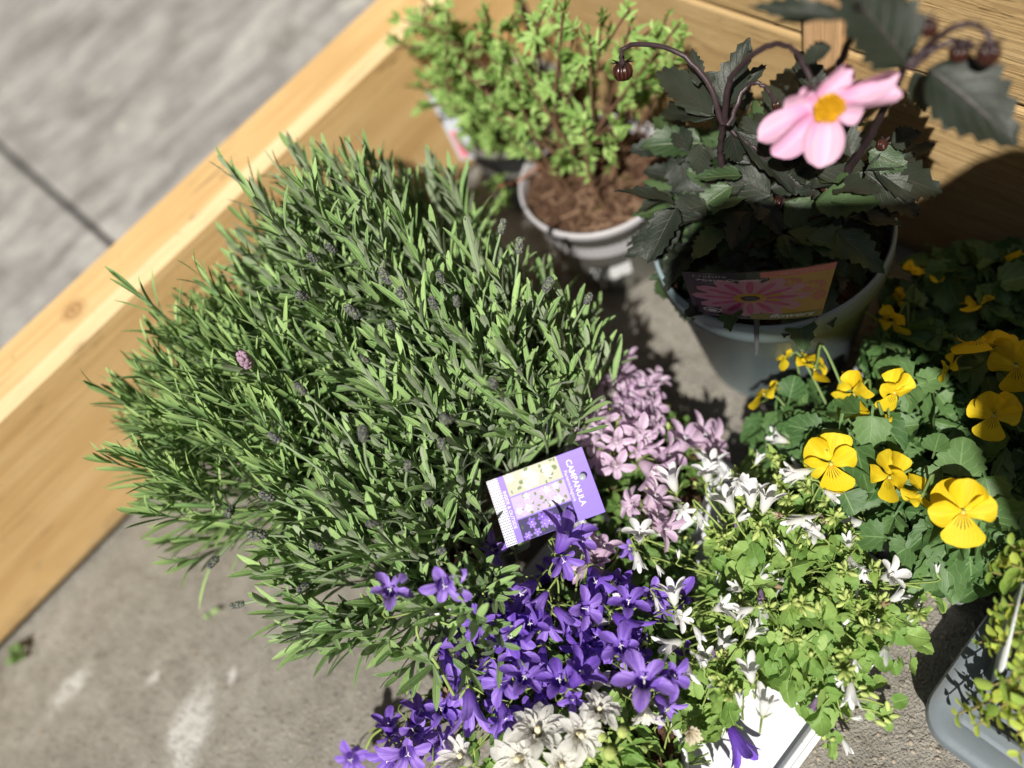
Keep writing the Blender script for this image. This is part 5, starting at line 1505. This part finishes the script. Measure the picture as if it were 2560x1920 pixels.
# ------------------------------------------------------------------ shrubs in the rear pots
def compound():
    out = []
    for s in range(6):
        r = np.random.default_rng(s + 40); A = Acc()
        for (an, b, L) in ((0, 0.30, 0.72), (38, 0.28, 0.62), (-38, 0.28, 0.62), (75, 0.18, 0.50), (-75, 0.18, 0.50)):
            a = math.radians(an + r.normal() * 12); L = L * r.uniform(0.75, 1.15)
            d = np.array([math.sin(a), math.cos(a), 0.12 + r.normal() * 0.3])
            A.add(blade(p_lance, 5, 2, 0.10, 0.18), frame((0, b, 0), np.array([0, b, 0]) + d * L, (0, 0, 1), 0.23, L))
        A.add(tube([(0, 0, 0), (0, 0.3, 0)], 0.018, 0.015, 4))
        out.append(A.piece())
    return out
PTP = compound(); PTM = [Acc().add(p).mesh('potentilla_leaf', [M_potleaf]) for p in PTP]
def shrub(c, ztop, ends, extra, lab_, name='potentilla'):
    th = thing(name, lab_, 'shrub', (c[0], c[1], 0.11), 'shrubby potentillas')
    S = Acc(); Y = Acc(); metas = []
    for e, big in [(np.array(q), True) for q in ends] + [(np.array(q), False) for q in extra]:
        root = np.array([c[0] + rng.normal() * 0.018, c[1] + rng.normal() * 0.018, 0.108])
        m1 = root + (e - root) * 0.45 + np.array([0, 0, 0.012]) + rv(0.010)
        P = curve([root, m1, e], 12)
        S.add(tube(P, 0.0021, 0.0010, 5)); Y.add(tube(P[-5:], 0.00105, 0.0009, 5))
        n = int(rng.integers(4, 9))
        for k in range(n):
            t = 1 - k * 0.075
            p = root * (1 - t) ** 2 + 2 * m1 * t * (1 - t) + e * t * t
            T = unit(e - m1)
            d = unit(T * (0.8 - 0.05 * k) + rv(0.65) + UPV * 0.15)
            L = rng.uniform(0.014, 0.027) * (0.7 if k == 0 else 1)
            metas.append((frame(p, p + d * L, UPV * 0.7 + unit(CAMV - p) * 0.4 + rv(0.6), L * rng.uniform(0.75, 1.1), L), int(rng.integers(6)), p[2]))
    place_leaves(th, 'leaf', metas, PTM, PTP, [M_potleaf], 300, 'inner_leaves')
    mobj('branches', S.mesh('branches', [M_bark]), th, None)
    mobj('young_shoots', Y.mesh('young_shoots', [M_redstem]), th, None)
    return th
ext1 = [(0.40 + rng.uniform(-0.07, 0.09), 0.555 + rng.uniform(-0.05, 0.09), rng.uniform(0.17, 0.275)) for _ in range(5)]
ext2 = [(0.42 + rng.uniform(-0.08, 0.08), 0.672 + rng.uniform(-0.08, 0.07), rng.uniform(0.17, 0.29)) for _ in range(10)]
s1 = shrub((0.400, 0.535), 0.28, [
    (0.3568,0.5041,0.2),
    (0.3872,0.4679,0.2),
    (0.3831,0.4714,0.18),
    (0.3823,0.5077,0.22),
    (0.3844,0.502,0.21),
    (0.3759,0.5538,0.22),
    (0.3744,0.5545,0.25),
    (0.4132,0.4688,0.22),
    (0.3451,0.5771,0.22),
    (0.3515,0.5952,0.23),
    (0.3637,0.5616,0.24),
    (0.3895,0.5374,0.24),
    (0.3523,0.6009,0.25),
    (0.3605,0.6352,0.25),
    (0.407,0.5092,0.26),
    (0.4042,0.5342,0.27),
    (0.4234,0.5097,0.28),
    (0.4326,0.5012,0.29),
    (0.4534,0.4907,0.27),
    (0.466,0.4801,0.26),
    (0.456,0.4759,0.22),
    (0.421,0.5255,0.28),
    (0.3866,0.5534,0.26),
    (0.3694,0.5902,0.27),
    (0.3801,0.5655,0.28),
    (0.4064,0.5564,0.29),
    (0.4167,0.5295,0.3),
    (0.4633,0.4966,0.28),
    (0.4948,0.4857,0.25),
    (0.4467,0.4844,0.2),
    (0.4744,0.4752,0.24),
    (0.4798,0.4696,0.23),
    (0.4848,0.4624,0.24),
    (0.4728,0.4753,0.21),
    (0.4855,0.4617,0.26)], ext1, 'bright green small-leaved shrub in the taupe pot beside the dahlia')
s2 = shrub((0.425, 0.672), 0.28, [
    (0.3811,0.7384,0.25),
    (0.3782,0.7012,0.24),
    (0.3683,0.7096,0.23),
    (0.3546,0.6746,0.22),
    (0.3302,0.6812,0.2),
    (0.341,0.7002,0.21),
    (0.3628,0.647,0.26),
    (0.3865,0.6206,0.28),
    (0.3983,0.6139,0.29),
    (0.3906,0.6625,0.28),
    (0.3919,0.6835,0.28),
    (0.3987,0.6049,0.27),
    (0.3446,0.6243,0.23),
    (0.3414,0.6484,0.2),
    (0.3487,0.6152,0.19),
    (0.3463,0.6232,0.2),
    (0.3605,0.5849,0.22),
    (0.405,0.5796,0.27),
    (0.4143,0.5954,0.28),
    (0.4216,0.5501,0.3),
    (0.3467,0.6418,0.15),
    (0.3487,0.618,0.15),
    (0.3588,0.5984,0.16),
    (0.3532,0.6186,0.17),
    (0.3627,0.5913,0.15),
    (0.3594,0.6054,0.18),
    (0.3684,0.5744,0.17),
    (0.3446,0.6559,0.16)], ext2, 'bright green small-leaved shrub at the back by the timber sleeper')
LOW = [
    (0.3712,0.5705,0.135),
    (0.3444,0.582,0.13),
    (0.3268,0.5954,0.13),
    (0.3103,0.5969,0.125),
    (0.2969,0.6012,0.115)]
mobj('low_branch', Acc().add(tube(curve(LOW, 14), 0.0014, 0.001, 5)).mesh('low_branch', [M_redstem]), s1)
for k in range(14):
    p = np.array(LOW[-1 - k % 3]) + rv(0.006); d = unit(rv(1) + np.array([-0.4, -0.1, 0.2])); L = rng.uniform(0.014, 0.02)
    mobj('leaf', PTM[k % 4], s1, frame(p, p + d * L, UPV + rv(0.5), L, L))
# bare twigs and bark chips on the compost
S = Acc()
for i in range(110):
    a = rng.uniform(0, 6.28); r = 0.068 * math.sqrt(rng.uniform()); p = np.array([0.392 + r * math.cos(a), 0.518 + r * math.sin(a), 0.1165 + rng.uniform(0, 0.004)])
    d = unit([rng.normal(), rng.normal(), rng.normal() * 0.12]); L = rng.uniform(0.006, 0.03); w = rng.uniform(0.0007, 0.0022)
    S.add(tube([p - d * L / 2, p + rv(0.001), p + d * L / 2], w, w * 0.7, 5))
o = mobj('bark_chips', S.mesh('bark_chips', [plain('dry_bark', (0.20, 0.125, 0.08), 0.9, 0.1, 0.7, 90)]))
o['kind'] = 'stuff'; tag(o, 'dry twigs and bark chips lying on the compost of the taupe pot', 'bark')

# picture label standing in the rear shrub pot
lb = thing('plant_label', 'blurred upright plant label with a pink stripe in the rear shrub pot', 'plant label', (0.3719, 0.6867, 0.13))
def quad(pts): return np.array(pts, float), np.array([[0, 1, 2, 3]]), np.array([[0, 0], [1, 0], [1, 1], [0, 1.]])
q4 = [np.array((0.3642, 0.6711, 0.1)), np.array((0.3489, 0.6894, 0.1)), np.array((0.3667, 0.7306, 0.17)), np.array((0.3775, 0.7083, 0.17))]
mobj('card', Acc().add(quad(q4)).mesh('card', [plain('pale_blue_grey_print', (0.42, 0.45, 0.50), 0.5, 0.3, 0.15, 60)], False), lb)
nrm_ = unit(np.cross(q4[1] - q4[0], q4[3] - q4[0])); nrm_ = nrm_ if nrm_ @ (CAMV - q4[0]) > 0 else -nrm_
def on_card(u, v): return (q4[0] * (1 - u) + q4[1] * u) * (1 - v) + (q4[3] * (1 - u) + q4[2] * u) * v + nrm_ * 0.0006
mobj('pink_stripe', Acc().add(quad([on_card(.55, .03), on_card(.85, .03), on_card(.85, .42), on_card(.55, .42)])).mesh('pink_stripe', [plain('pink_print', (0.62, 0.14, 0.20), 0.5, 0.3, 0.1, 80)], False), lb)

# ------------------------------------------------------------------ thyme
tp = pot('thyme_pot', 'dark grey pot with golden thyme standing in the grey tray', (0.290, -0.072, 0.0350), 0.062, 0.056, 0.044, M_pot_dark, None, None, 0.01, 0.010)
ty = thing('golden_thyme', 'golden variegated thyme spilling over the grey tray at the right edge', 'thyme', (0.290, -0.072, 0.09))
TP_ = [blade(p_round, 6, 2, b, 0.15, 0.0, 0, 2) for b in (0.1, 0.3, -0.1)]
TM = [Acc().add(p).mesh('thyme_leaf', [M_thyme]) for p in TP_] + [Acc().add(p).mesh('thyme_leaf', [M_thyme_g]) for p in TP_]
TP_ = TP_ + TP_
S = Acc(); metas = []
tends = [(0.2591, 0.0276, 0.13), (0.2735, 0.0282, 0.13), (0.2528, 0.0287, 0.12), (0.2106, 0.0113, 0.1), (0.2126, 0.0039, 0.1), (0.1715, -0.008, 0.085), (0.1645, -0.003, 0.08), (0.1665, -0.0159, 0.08), (0.1758, -0.0174, 0.09), (0.1861, -0.0066, 0.095), (0.1802, -0.0285, 0.09), (0.175, -0.0374, 0.085), (0.1671, -0.0446, 0.08), (0.2229, 0.0019, 0.11), (0.2304, 0.0124, 0.11), (0.2372, 0.0149, 0.115), (0.2062, -0.0156, 0.11), (0.1949, -0.0157, 0.11), (0.1885, -0.0292, 0.1), (0.262, 0.0178, 0.125), (0.2174, -0.0096, 0.12)]
for i in range(60):
    a = rng.uniform(0, 6.28); f = math.sqrt(rng.uniform()); tends.append((0.294 + 0.062 * f * math.cos(a), -0.076 + 0.055 * f * math.sin(a), 0.095 + 0.05 * (1 - f * f) * rng.uniform(0.5, 1)))
for e in tends:
    e = np.array(e); root = np.array([0.290 + (e[0] - 0.290) * 0.3, -0.072 + (e[1] + 0.072) * 0.3, 0.088])
    m1 = (root + e) / 2 + np.array([0, 0, 0.016])
    S.add(tube(curve([root, m1, e], 8), 0.0009, 0.0006, 4))
    for k in range(7):
        t = 1 - k * 0.085
        p = root * (1 - t) ** 2 + 2 * m1 * t * (1 - t) + e * t * t
        T = unit(e - m1); an = k * 1.57 + rng.normal() * 0.3
        A1 = unit(np.cross(T, [0.1, 0.2, 1])); B1 = np.cross(T, A1)
        for sd in (0, 3.14):
            rad = math.cos(an + sd) * A1 + math.sin(an + sd) * B1
            d = unit(T * 0.5 + rad + rv(0.15)); L = rng.uniform(0.009, 0.015) * (0.6 if k == 0 else 1)
            metas.append((frame(p, p + d * L, T * 0.8 + UPV * 0.5 + rv(0.2), L * 0.6, L), int(rng.integers(6)), p[2] - 0.3 * p[0]))
place_leaves(ty, 'leaf', metas, TM, TP_, [M_thyme], 300, 'inner_leaves')
mobj('stems', S.mesh('stems', [plain('thyme_stem', (0.26, 0.22, 0.08), 0.7, 0.2, 0.3, 200)]), ty, None, 'stuff')
tl = [np.array((0.2556, 0.0097, 0.125)), np.array((0.2014, -0.0092, 0.115))]
w_ = unit(np.cross(tl[1] - tl[0], UPV)) * 0.0005
tg = Acc().add((np.array([tl[0] - w_, tl[1] - w_, tl[1] - w_ - [0, 0, 0.06], tl[0] - w_ - [0, 0, 0.06], tl[0] + w_, tl[1] + w_, tl[1] + w_ - [0, 0, 0.06], tl[0] + w_ - [0, 0, 0.06]]),
              np.array([[0, 1, 2, 3], [7, 6, 5, 4], [0, 4, 5, 1], [1, 5, 6, 2], [3, 7, 4, 0], [2, 6, 7, 3]]), np.zeros((8, 2))))
tag(mobj('thyme_label', tg.mesh('thyme_label', [M_pot_white], False)), 'thin white plant label seen edge-on in the golden thyme', 'plant label')

# ------------------------------------------------------------------ printed labels
def ink(name, c, rough=0.45): return plain(name, c, rough, 0.4, 0.03, 300)
def text_arrays(body, size, shear=0.0, spacing=1.0, bold=0.0):
    cu = bpy.data.curves.new('lettering', 'FONT'); cu.body = body; cu.size = size; cu.shear = shear; cu.space_character = spacing
    cu.resolution_u = 3; cu.offset = bold
    ob = bpy.data.objects.new('lettering', cu); col.objects.link(ob)
    bpy.context.view_layer.update()
    me = bpy.data.meshes.new_from_object(ob.evaluated_get(bpy.context.evaluated_depsgraph_get()))
    V = np.zeros(len(me.vertices) * 3); me.vertices.foreach_get('co', V); V = V.reshape(-1, 3)
    F = [tuple(p.vertices) for p in me.polygons]
    bpy.data.objects.remove(ob); bpy.data.curves.remove(cu); bpy.data.meshes.remove(me)
    return V, F
class Print:
    """flat print laid on a card: pieces in card space (x right 0..w, y up 0..h) mapped through fn"""
    def __init__(s, parent, fn): s.p = parent; s.fn = fn
    def poly(s, name, V, F, mat, lift):
        V = np.array([s.fn(x, y, lift) for x, y in np.asarray(V)[:, :2]])
        me = bpy.data.meshes.new(name); me.from_pydata([tuple(v) for v in V], [], F); me.materials.append(mat); me.update()
        return mobj(name, me, s.p)
    def rect(s, name, x0, x1, y0, y1, mat, lift, n=10):
        xs = np.linspace(x0, x1, n + 1); V = [(x, y) for y in (y0, y1) for x in xs]
        F = [(i, i + 1, n + 2 + i, n + 1 + i) for i in range(n)]
        return s.poly(name, V, F, mat, lift)
    def text(s, body, x0, y0, width, mat, lift, shear=0, bold=0.0, size=0.01, squash=1.0, name='lettering'):
        V, F = text_arrays(body, size, shear, 1.0, bold)
        sc = width / (V[:, 0].max() - V[:, 0].min())
        V = (V - [V[:, 0].min(), 0, 0]) * sc; V[:, 1] *= squash
        return s.poly(name, V[:, :2] + [x0, y0], F, mat, lift)
    def flowers(s, name, items, mat, lift, np_=5, q=1.0):
        V = []; F = []
        for (cx, cy, r, a0, sx) in items:
            for k in range(np_):
                a = a0 + k * 6.283 / np_
                b = len(V); ex, ey = math.cos(a), math.sin(a)
                for (l, w) in ((0.05, 0), (0.4, 0.26 * q), (0.65, 0.30 * q), (1.0, 0.0), (0.65, -0.30 * q), (0.4, -0.26 * q)):
                    V.append((cx + r * sx * (ex * l - ey * w), cy + r * (ey * l + ex * w)))
                F.append(tuple(range(b, b + 6)))
        return s.poly(name, V, F, mat, lift)
    def disc(s, name, items, mat, lift, n=10):
        V = []; F = []
        for (cx, cy, rx, ry) in items:
            b = len(V)
            V += [(cx + rx * math.cos(t * 6.283 / n), cy + ry * math.sin(t * 6.283 / n)) for t in range(n)]
            F.append(tuple(range(b, b + n)))
        return s.poly(name, V, F, mat, lift)

# campanula card
ctl, ctr, cbr, cbl = CARD
cw_ = np.linalg.norm(cbl - ctl); ch_ = np.linalg.norm(ctr - ctl)
ev = unit(ctr - ctl); eu = unit((cbl - ctl) - ev * ((cbl - ctl) @ ev)); en = unit(np.cross(eu, ev))
if en @ (CAMV - ctl) < 0: en = -en
def cfn(x, y, lift): return ctl + eu * x + ev * y + en * (lift + 0.0035 * ((x / cw_ - 0.5) ** 2) * 2)
cc = thing('campanula_card', 'lilac plant card with three bellflower pictures, pinned among the campanulas', 'plant card', tuple(ctl))
PC = Print(cc, cfn)
n_ = 10
Vc = [cfn(x, y, l) for l in (0, -0.0006) for y in (0, ch_) for x in np.linspace(0, cw_, n_ + 1)]
Fc = [(i, i + 1, n_ + 2 + i, n_ + 1 + i) for i in range(n_)]; o2 = 2 * (n_ + 1)
Fc += [tuple(o2 + q for q in f[::-1]) for f in Fc]
Fc += [(i + 1, i, o2 + i, o2 + i + 1) for i in range(n_)] + [(n_ + 1 + i, n_ + 2 + i, o2 + n_ + 2 + i, o2 + n_ + 1 + i) for i in range(n_)]
me = bpy.data.meshes.new('card'); me.from_pydata([tuple(v) for v in Vc], [], Fc); me.materials.append(ink('lilac_card', (0.31, 0.22, 0.72))); me.update()
mobj('card', me, cc)
W_, H_ = cw_, ch_
I_white = ink('card_white', (0.80, 0.80, 0.80)); I_blue = ink('card_dot_blue', (0.20, 0.20, 0.38)); I_green = ink('picture_green', (0.20, 0.26, 0.12)); I_dgreen = ink('picture_dark_green', (0.10, 0.14, 0.07))
I_lil = ink('picture_lilac', (0.62, 0.48, 0.80)); I_vio = ink('picture_violet', (0.24, 0.13, 0.62)); I_ndark = ink('picture_night_violet', (0.07, 0.06, 0.14)); I_pale = ink('picture_pale_lilac', (0.72, 0.66, 0.82))
PC.rect('dotted_strip', 0, W_, 0, 0.11 * H_, I_white, 0.00015)
PC.disc('dots', [(W_ * (i + 0.5) / 26, 0.11 * H_ * (j + 0.5) / 6, W_ * 0.0105, W_ * 0.0105) for i in range(26) for j in range(6)], I_blue, 0.0003, 8)
cols = [(0.0, 0.325, ink('picture_pale_ground', (0.52, 0.52, 0.42)), I_white), (0.345, 0.665, ink('picture_lilac_ground', (0.50, 0.42, 0.60)), I_pale), (0.685, 1.0, I_ndark, I_vio)]
for ci, (a, b, bgm, fm) in enumerate(cols):
    PC.rect('picture', a * W_, b * W_, 0.175 * H_, 0.73 * H_, bgm, 0.00015)
    r = np.random.default_rng(ci + 5)
    PC.disc('picture_leaves', [(W_ * (a + 0.02 + (b - a - 0.04) * r.uniform()), H_ * (0.2 + 0.5 * r.uniform()), W_ * r.uniform(.015, .035), W_ * r.uniform(.01, .03)) for _ in range(26)], I_green if ci < 2 else I_dgreen, 0.00022)
    it = []
    for k in range(15):
        rr = W_ * r.uniform(0.05, 0.085)
        it.append((np.clip(W_ * (a + (b - a) * r.uniform(0.1, 0.9)), a * W_ + rr * .9, b * W_ - rr * .9), np.clip(H_ * r.uniform(0.2, 0.71), 0.18 * H_ + rr, 0.725 * H_ - rr), rr, r.uniform(0, 6), 1.0))
    PC.flowers('picture_flowers', it[:8], (I_white, I_lil, I_vio)[ci], 0.0003)
    PC.flowers('picture_flowers', it[8:], (ink('picture_cream', (0.74, 0.73, 0.66)), I_pale, ink('picture_bright_violet', (0.34, 0.22, 0.75)))[ci], 0.00038)
    PC.disc('picture_eyes', [(x, y, q * .12, q * .12) for (x, y, q, _, _) in it], (ink('picture_yellow', (0.6, 0.55, 0.3)), I_lil, I_pale)[ci], 0.00045)
PC.text('INSIDE & OUTSIDE', 0.22 * W_, 0.122 * H_, 0.57 * W_, I_white, 0.0003, 0, 0.0001)
PC.text('CAMPANULA', 0.11 * W_, 0.803 * H_, 0.70 * W_, I_white, 0.0003, 0, 0.00012)
PC.text('Portenschlagiana', 0.245 * W_, 0.752 * H_, 0.46 * W_, I_white, 0.0003)
pn = thing('clear_peg', 'clear round peg head pinning the lilac plant card', 'peg', tuple(cfn(0.43 * W_, 0.908 * H_, 0)))
tg_ = NT('clear_grey_plastic'); M_clear = tg_.done(tg_.bsdf((0.55, 0.58, 0.64), 0.12, 0.6, None, **{'Transmission Weight': 0.35}))
mobj('peg_head', Acc().add(ball(0.0030, 18, 9, 0.55)).mesh('peg_head', [M_clear]), pn, zframe(cfn(0.43 * W_, 0.908 * H_, 0.0042), en, 1))
mobj('peg_shaft', Acc().add(tube([cfn(0.43 * W_, 0.908 * H_, 0.004), cfn(0.43 * W_, 0.908 * H_, -0.09)], 0.0011, 0.0011, 8)).mesh('peg_shaft', [M_clear]), pn)

# dahlia label
LAB = [np.array(q) for q in [
    (0.2865,0.3102,0.235),
    (0.3523,0.219,0.235),
    (0.3328,0.2188,0.19),
    (0.2841,0.3012,0.19)]]
ltl, ltr, lbr, lbl = LAB
def dfn(x, y, lift):
    """x,y in 0..1 on the label, slightly bowed"""
    p = (lbl * (1 - x) + lbr * x) * (1 - y) + (ltl * (1 - x) + ltr * x) * y
    return p + dn * (lift + 0.006 * (1 - (2 * x - 1) ** 2))
dn = unit(np.cross(ltr - ltl, ltl - lbl))
if dn @ (CAMV - ltl) < 0: dn = -dn
dl = thing('dahlia_label', 'dark picture label with a pink dahlia photo in the blue-grey pot', 'plant label', tuple(lbl))
PD = Print(dl, dfn)
nx = 14
Vc = [dfn(x, y, l) for l in (0, -0.0008) for y in (-0.02, 1.0) for x in np.linspace(0, 1, nx + 1)]
Fc = [(i, i + 1, nx + 2 + i, nx + 1 + i) for i in range(nx)]; o2 = 2 * (nx + 1)
Fc += [tuple(o2 + q for q in f[::-1]) for f in Fc] + [(nx + 1 + i, nx + 2 + i, o2 + nx + 2 + i, o2 + nx + 1 + i) for i in range(nx)] + [(0, nx + 1, o2 + nx + 1, o2), (nx, o2 + nx, o2 + 2 * nx + 1, 2 * nx + 1)]
def gloss(name, c): return plain(name, c, 0.16, 0.5, 0.05, 200)
me = bpy.data.meshes.new('card'); me.from_pydata([tuple(v) for v in Vc], [], Fc); me.materials.append(gloss('label_black', (0.022, 0.022, 0.026))); me.update()
mobj('card', me, dl)
PD.rect('coral_band', 0.52, 1.0, 0.88, 0.995, gloss('label_coral', (0.52, 0.14, 0.10)), 0.00015)
PD.rect('warm_picture', 0.58, 1.0, 0.12, 0.88, gloss('label_gold_reflection', (0.42, 0.24, 0.03)), 0.00015)  # printed picture, its gold deepened to paint in a yellow reflection
PD.disc('blurred_blooms', [(0.88, 0.62, 0.09, 0.10), (0.94, 0.42, 0.05, 0.10), (0.72, 0.75, 0.08, 0.08)], gloss('label_rust', (0.42, 0.13, 0.07)), 0.00022, 16)
def rays(n, r0, r1, wmul, cx=0.45, cy=0.46, sx=0.40, sy=0.42, ph=0.0):
    V = []; F = []
    for k in range(n):
        a = k * 6.283 / n + ph; ex, ey = math.cos(a), math.sin(a); b = len(V)
        for (l, w) in ((r0, 0.03), (r0 + (r1 - r0) * 0.55, 0.16 * wmul), (r0 + (r1 - r0) * 0.9, 0.11 * wmul), (r1, 0.0), (r0 + (r1 - r0) * 0.9, -0.11 * wmul), (r0 + (r1 - r0) * 0.55, -0.16 * wmul), (r0, -0.03)):
            x = cx + sx * (ex * l - ey * w); y = cy + sy * (ey * l + ex * w)
            V.append((min(max(x, 0.005), 0.995), min(max(y, 0.06), 0.86)))
        F.append(tuple(range(b, b + 7)))
    return V, F
PD.poly('printed_petals', *rays(12, 0.15, 1.08, 1.35), gloss('label_petal_pink', (0.46, 0.20, 0.26)), 0.0003)
PD.poly('printed_petal_stripes', *rays(12, 0.2, 0.85, 0.45), gloss('label_petal_rose', (0.42, 0.06, 0.17)), 0.00038)
PD.disc('printed_disc', [(0.45, 0.46, 0.12, 0.11)], gloss('label_disc_gold', (0.45, 0.24, 0.02)), 0.00045, 24)
PD.disc('printed_eye', [(0.45, 0.46, 0.07, 0.06)], gloss('label_disc_dark', (0.03, 0.006, 0.006)), 0.00052, 24)
I_lw = gloss('label_white', (0.62, 0.62, 0.60)); I_lg = gloss('label_grey', (0.28, 0.28, 0.26))
PD.rect('olive_band', 0.45, 1.0, 0.0, 0.12, gloss('label_olive', (0.20, 0.17, 0.02)), 0.0003)
PD.disc('badge', [(0.155, 0.14, 0.075, 0.055)], I_lw, 0.0003, 24)
PD.disc('badge_ring', [(0.155, 0.14, 0.060, 0.040)], gloss('label_badge_dark', (0.06, 0.06, 0.05)), 0.00038, 24)
PD.disc('badge_centre', [(0.155, 0.14, 0.036, 0.026)], I_lw, 0.00045, 16)
PD.text('Dahlia', 0.07, 0.905, 0.23, I_lg, 0.0003, 0, 0, 0.1, 0.75)
PD.text('‘Mystic Dreamer’', 0.085, 0.825, 0.48, I_lw, 0.0003, 0.35, 0, 0.1, 0.95)
PD.text('PERENNIAL', 0.65, 0.92, 0.29, gloss('label_peach', (0.62, 0.38, 0.28)), 0.0003, 0, 0, 0.1, 0.75)
PD.text('flowers', 0.60, 0.035, 0.34, I_lw, 0.00045, 0.35, 0.002, 0.1, 1.0)
mobj('stake', Acc().add(tube([dfn(0.5, 0.02, -0.003), dfn(0.5, -0.9, -0.003)], 0.003, 0.002, 4)).mesh('stake', [M_pot_dark]), dl)

# ------------------------------------------------------------------ small things on the ground
A = Acc()
for i in range(900):
    if i < 600:
        x, y = rng.uniform(0.02, 0.30), rng.uniform(-0.06, 0.08)
    else:
        x, y = rng.uniform(-0.5, 0.5), rng.uniform(0.25, 0.74)
    s = 0.0004 + 0.0016 * rng.uniform() ** 3
    M = np.array(Matrix.Translation((x, y, s * 0.25)) @ Matrix.Rotation(rng.uniform(0, 6), 4, 'Z') @ Matrix.Diagonal((1.4, 1.0, 0.7, 1)))
    A.add(ball(s, 6, 4, 0.8, 0.25, i), M)
o = mobj('grit', A.mesh('grit', [plain('stone_grit', (0.34, 0.29, 0.23), 0.9, 0.2, 0.45, 90)])); o['kind'] = 'stuff'
tag(o, 'loose stone grit scattered on the concrete', 'grit')
def weed(loc, label, n=9, s=0.016):
    th = thing('weed', label, 'weed', loc)
    for k in range(n):
        a = k * 2.4; d = np.array([math.cos(a), math.sin(a), 0.5 + rng.uniform(0, .6)]); b = np.array(loc) + np.array([0, 0, 0.001])
        mobj('leaf', CLM2[k % 5], th, frame(b, b + unit(d) * s * rng.uniform(.6, 1.1), UPV + rv(.3), s * .5, s))
weed((-0.3624, 0.7333, 0.004), 'tiny green weed in the gap at the foot of the sleeper')
weed((0.286, 0.7203, 0.004), 'small weed on the concrete between lavender and shrub pots', 12, 0.022)
lf = mobj('fallen_sprig', Acc().add(blade(p_lance, 6, 2, 0.3, 0.2), frame((-0.1787, 0.5777, 0.006), (-0.1916, 0.5805, 0.012), UPV, 0.006)).add(ball(0.003, 8, 5), np.array(Matrix.Translation((-0.191, 0.5805, 0.012)))).mesh('fallen_sprig', [M_lav]))
tag(lf, 'single dark lavender sprig tip lying on the concrete', 'sprig')
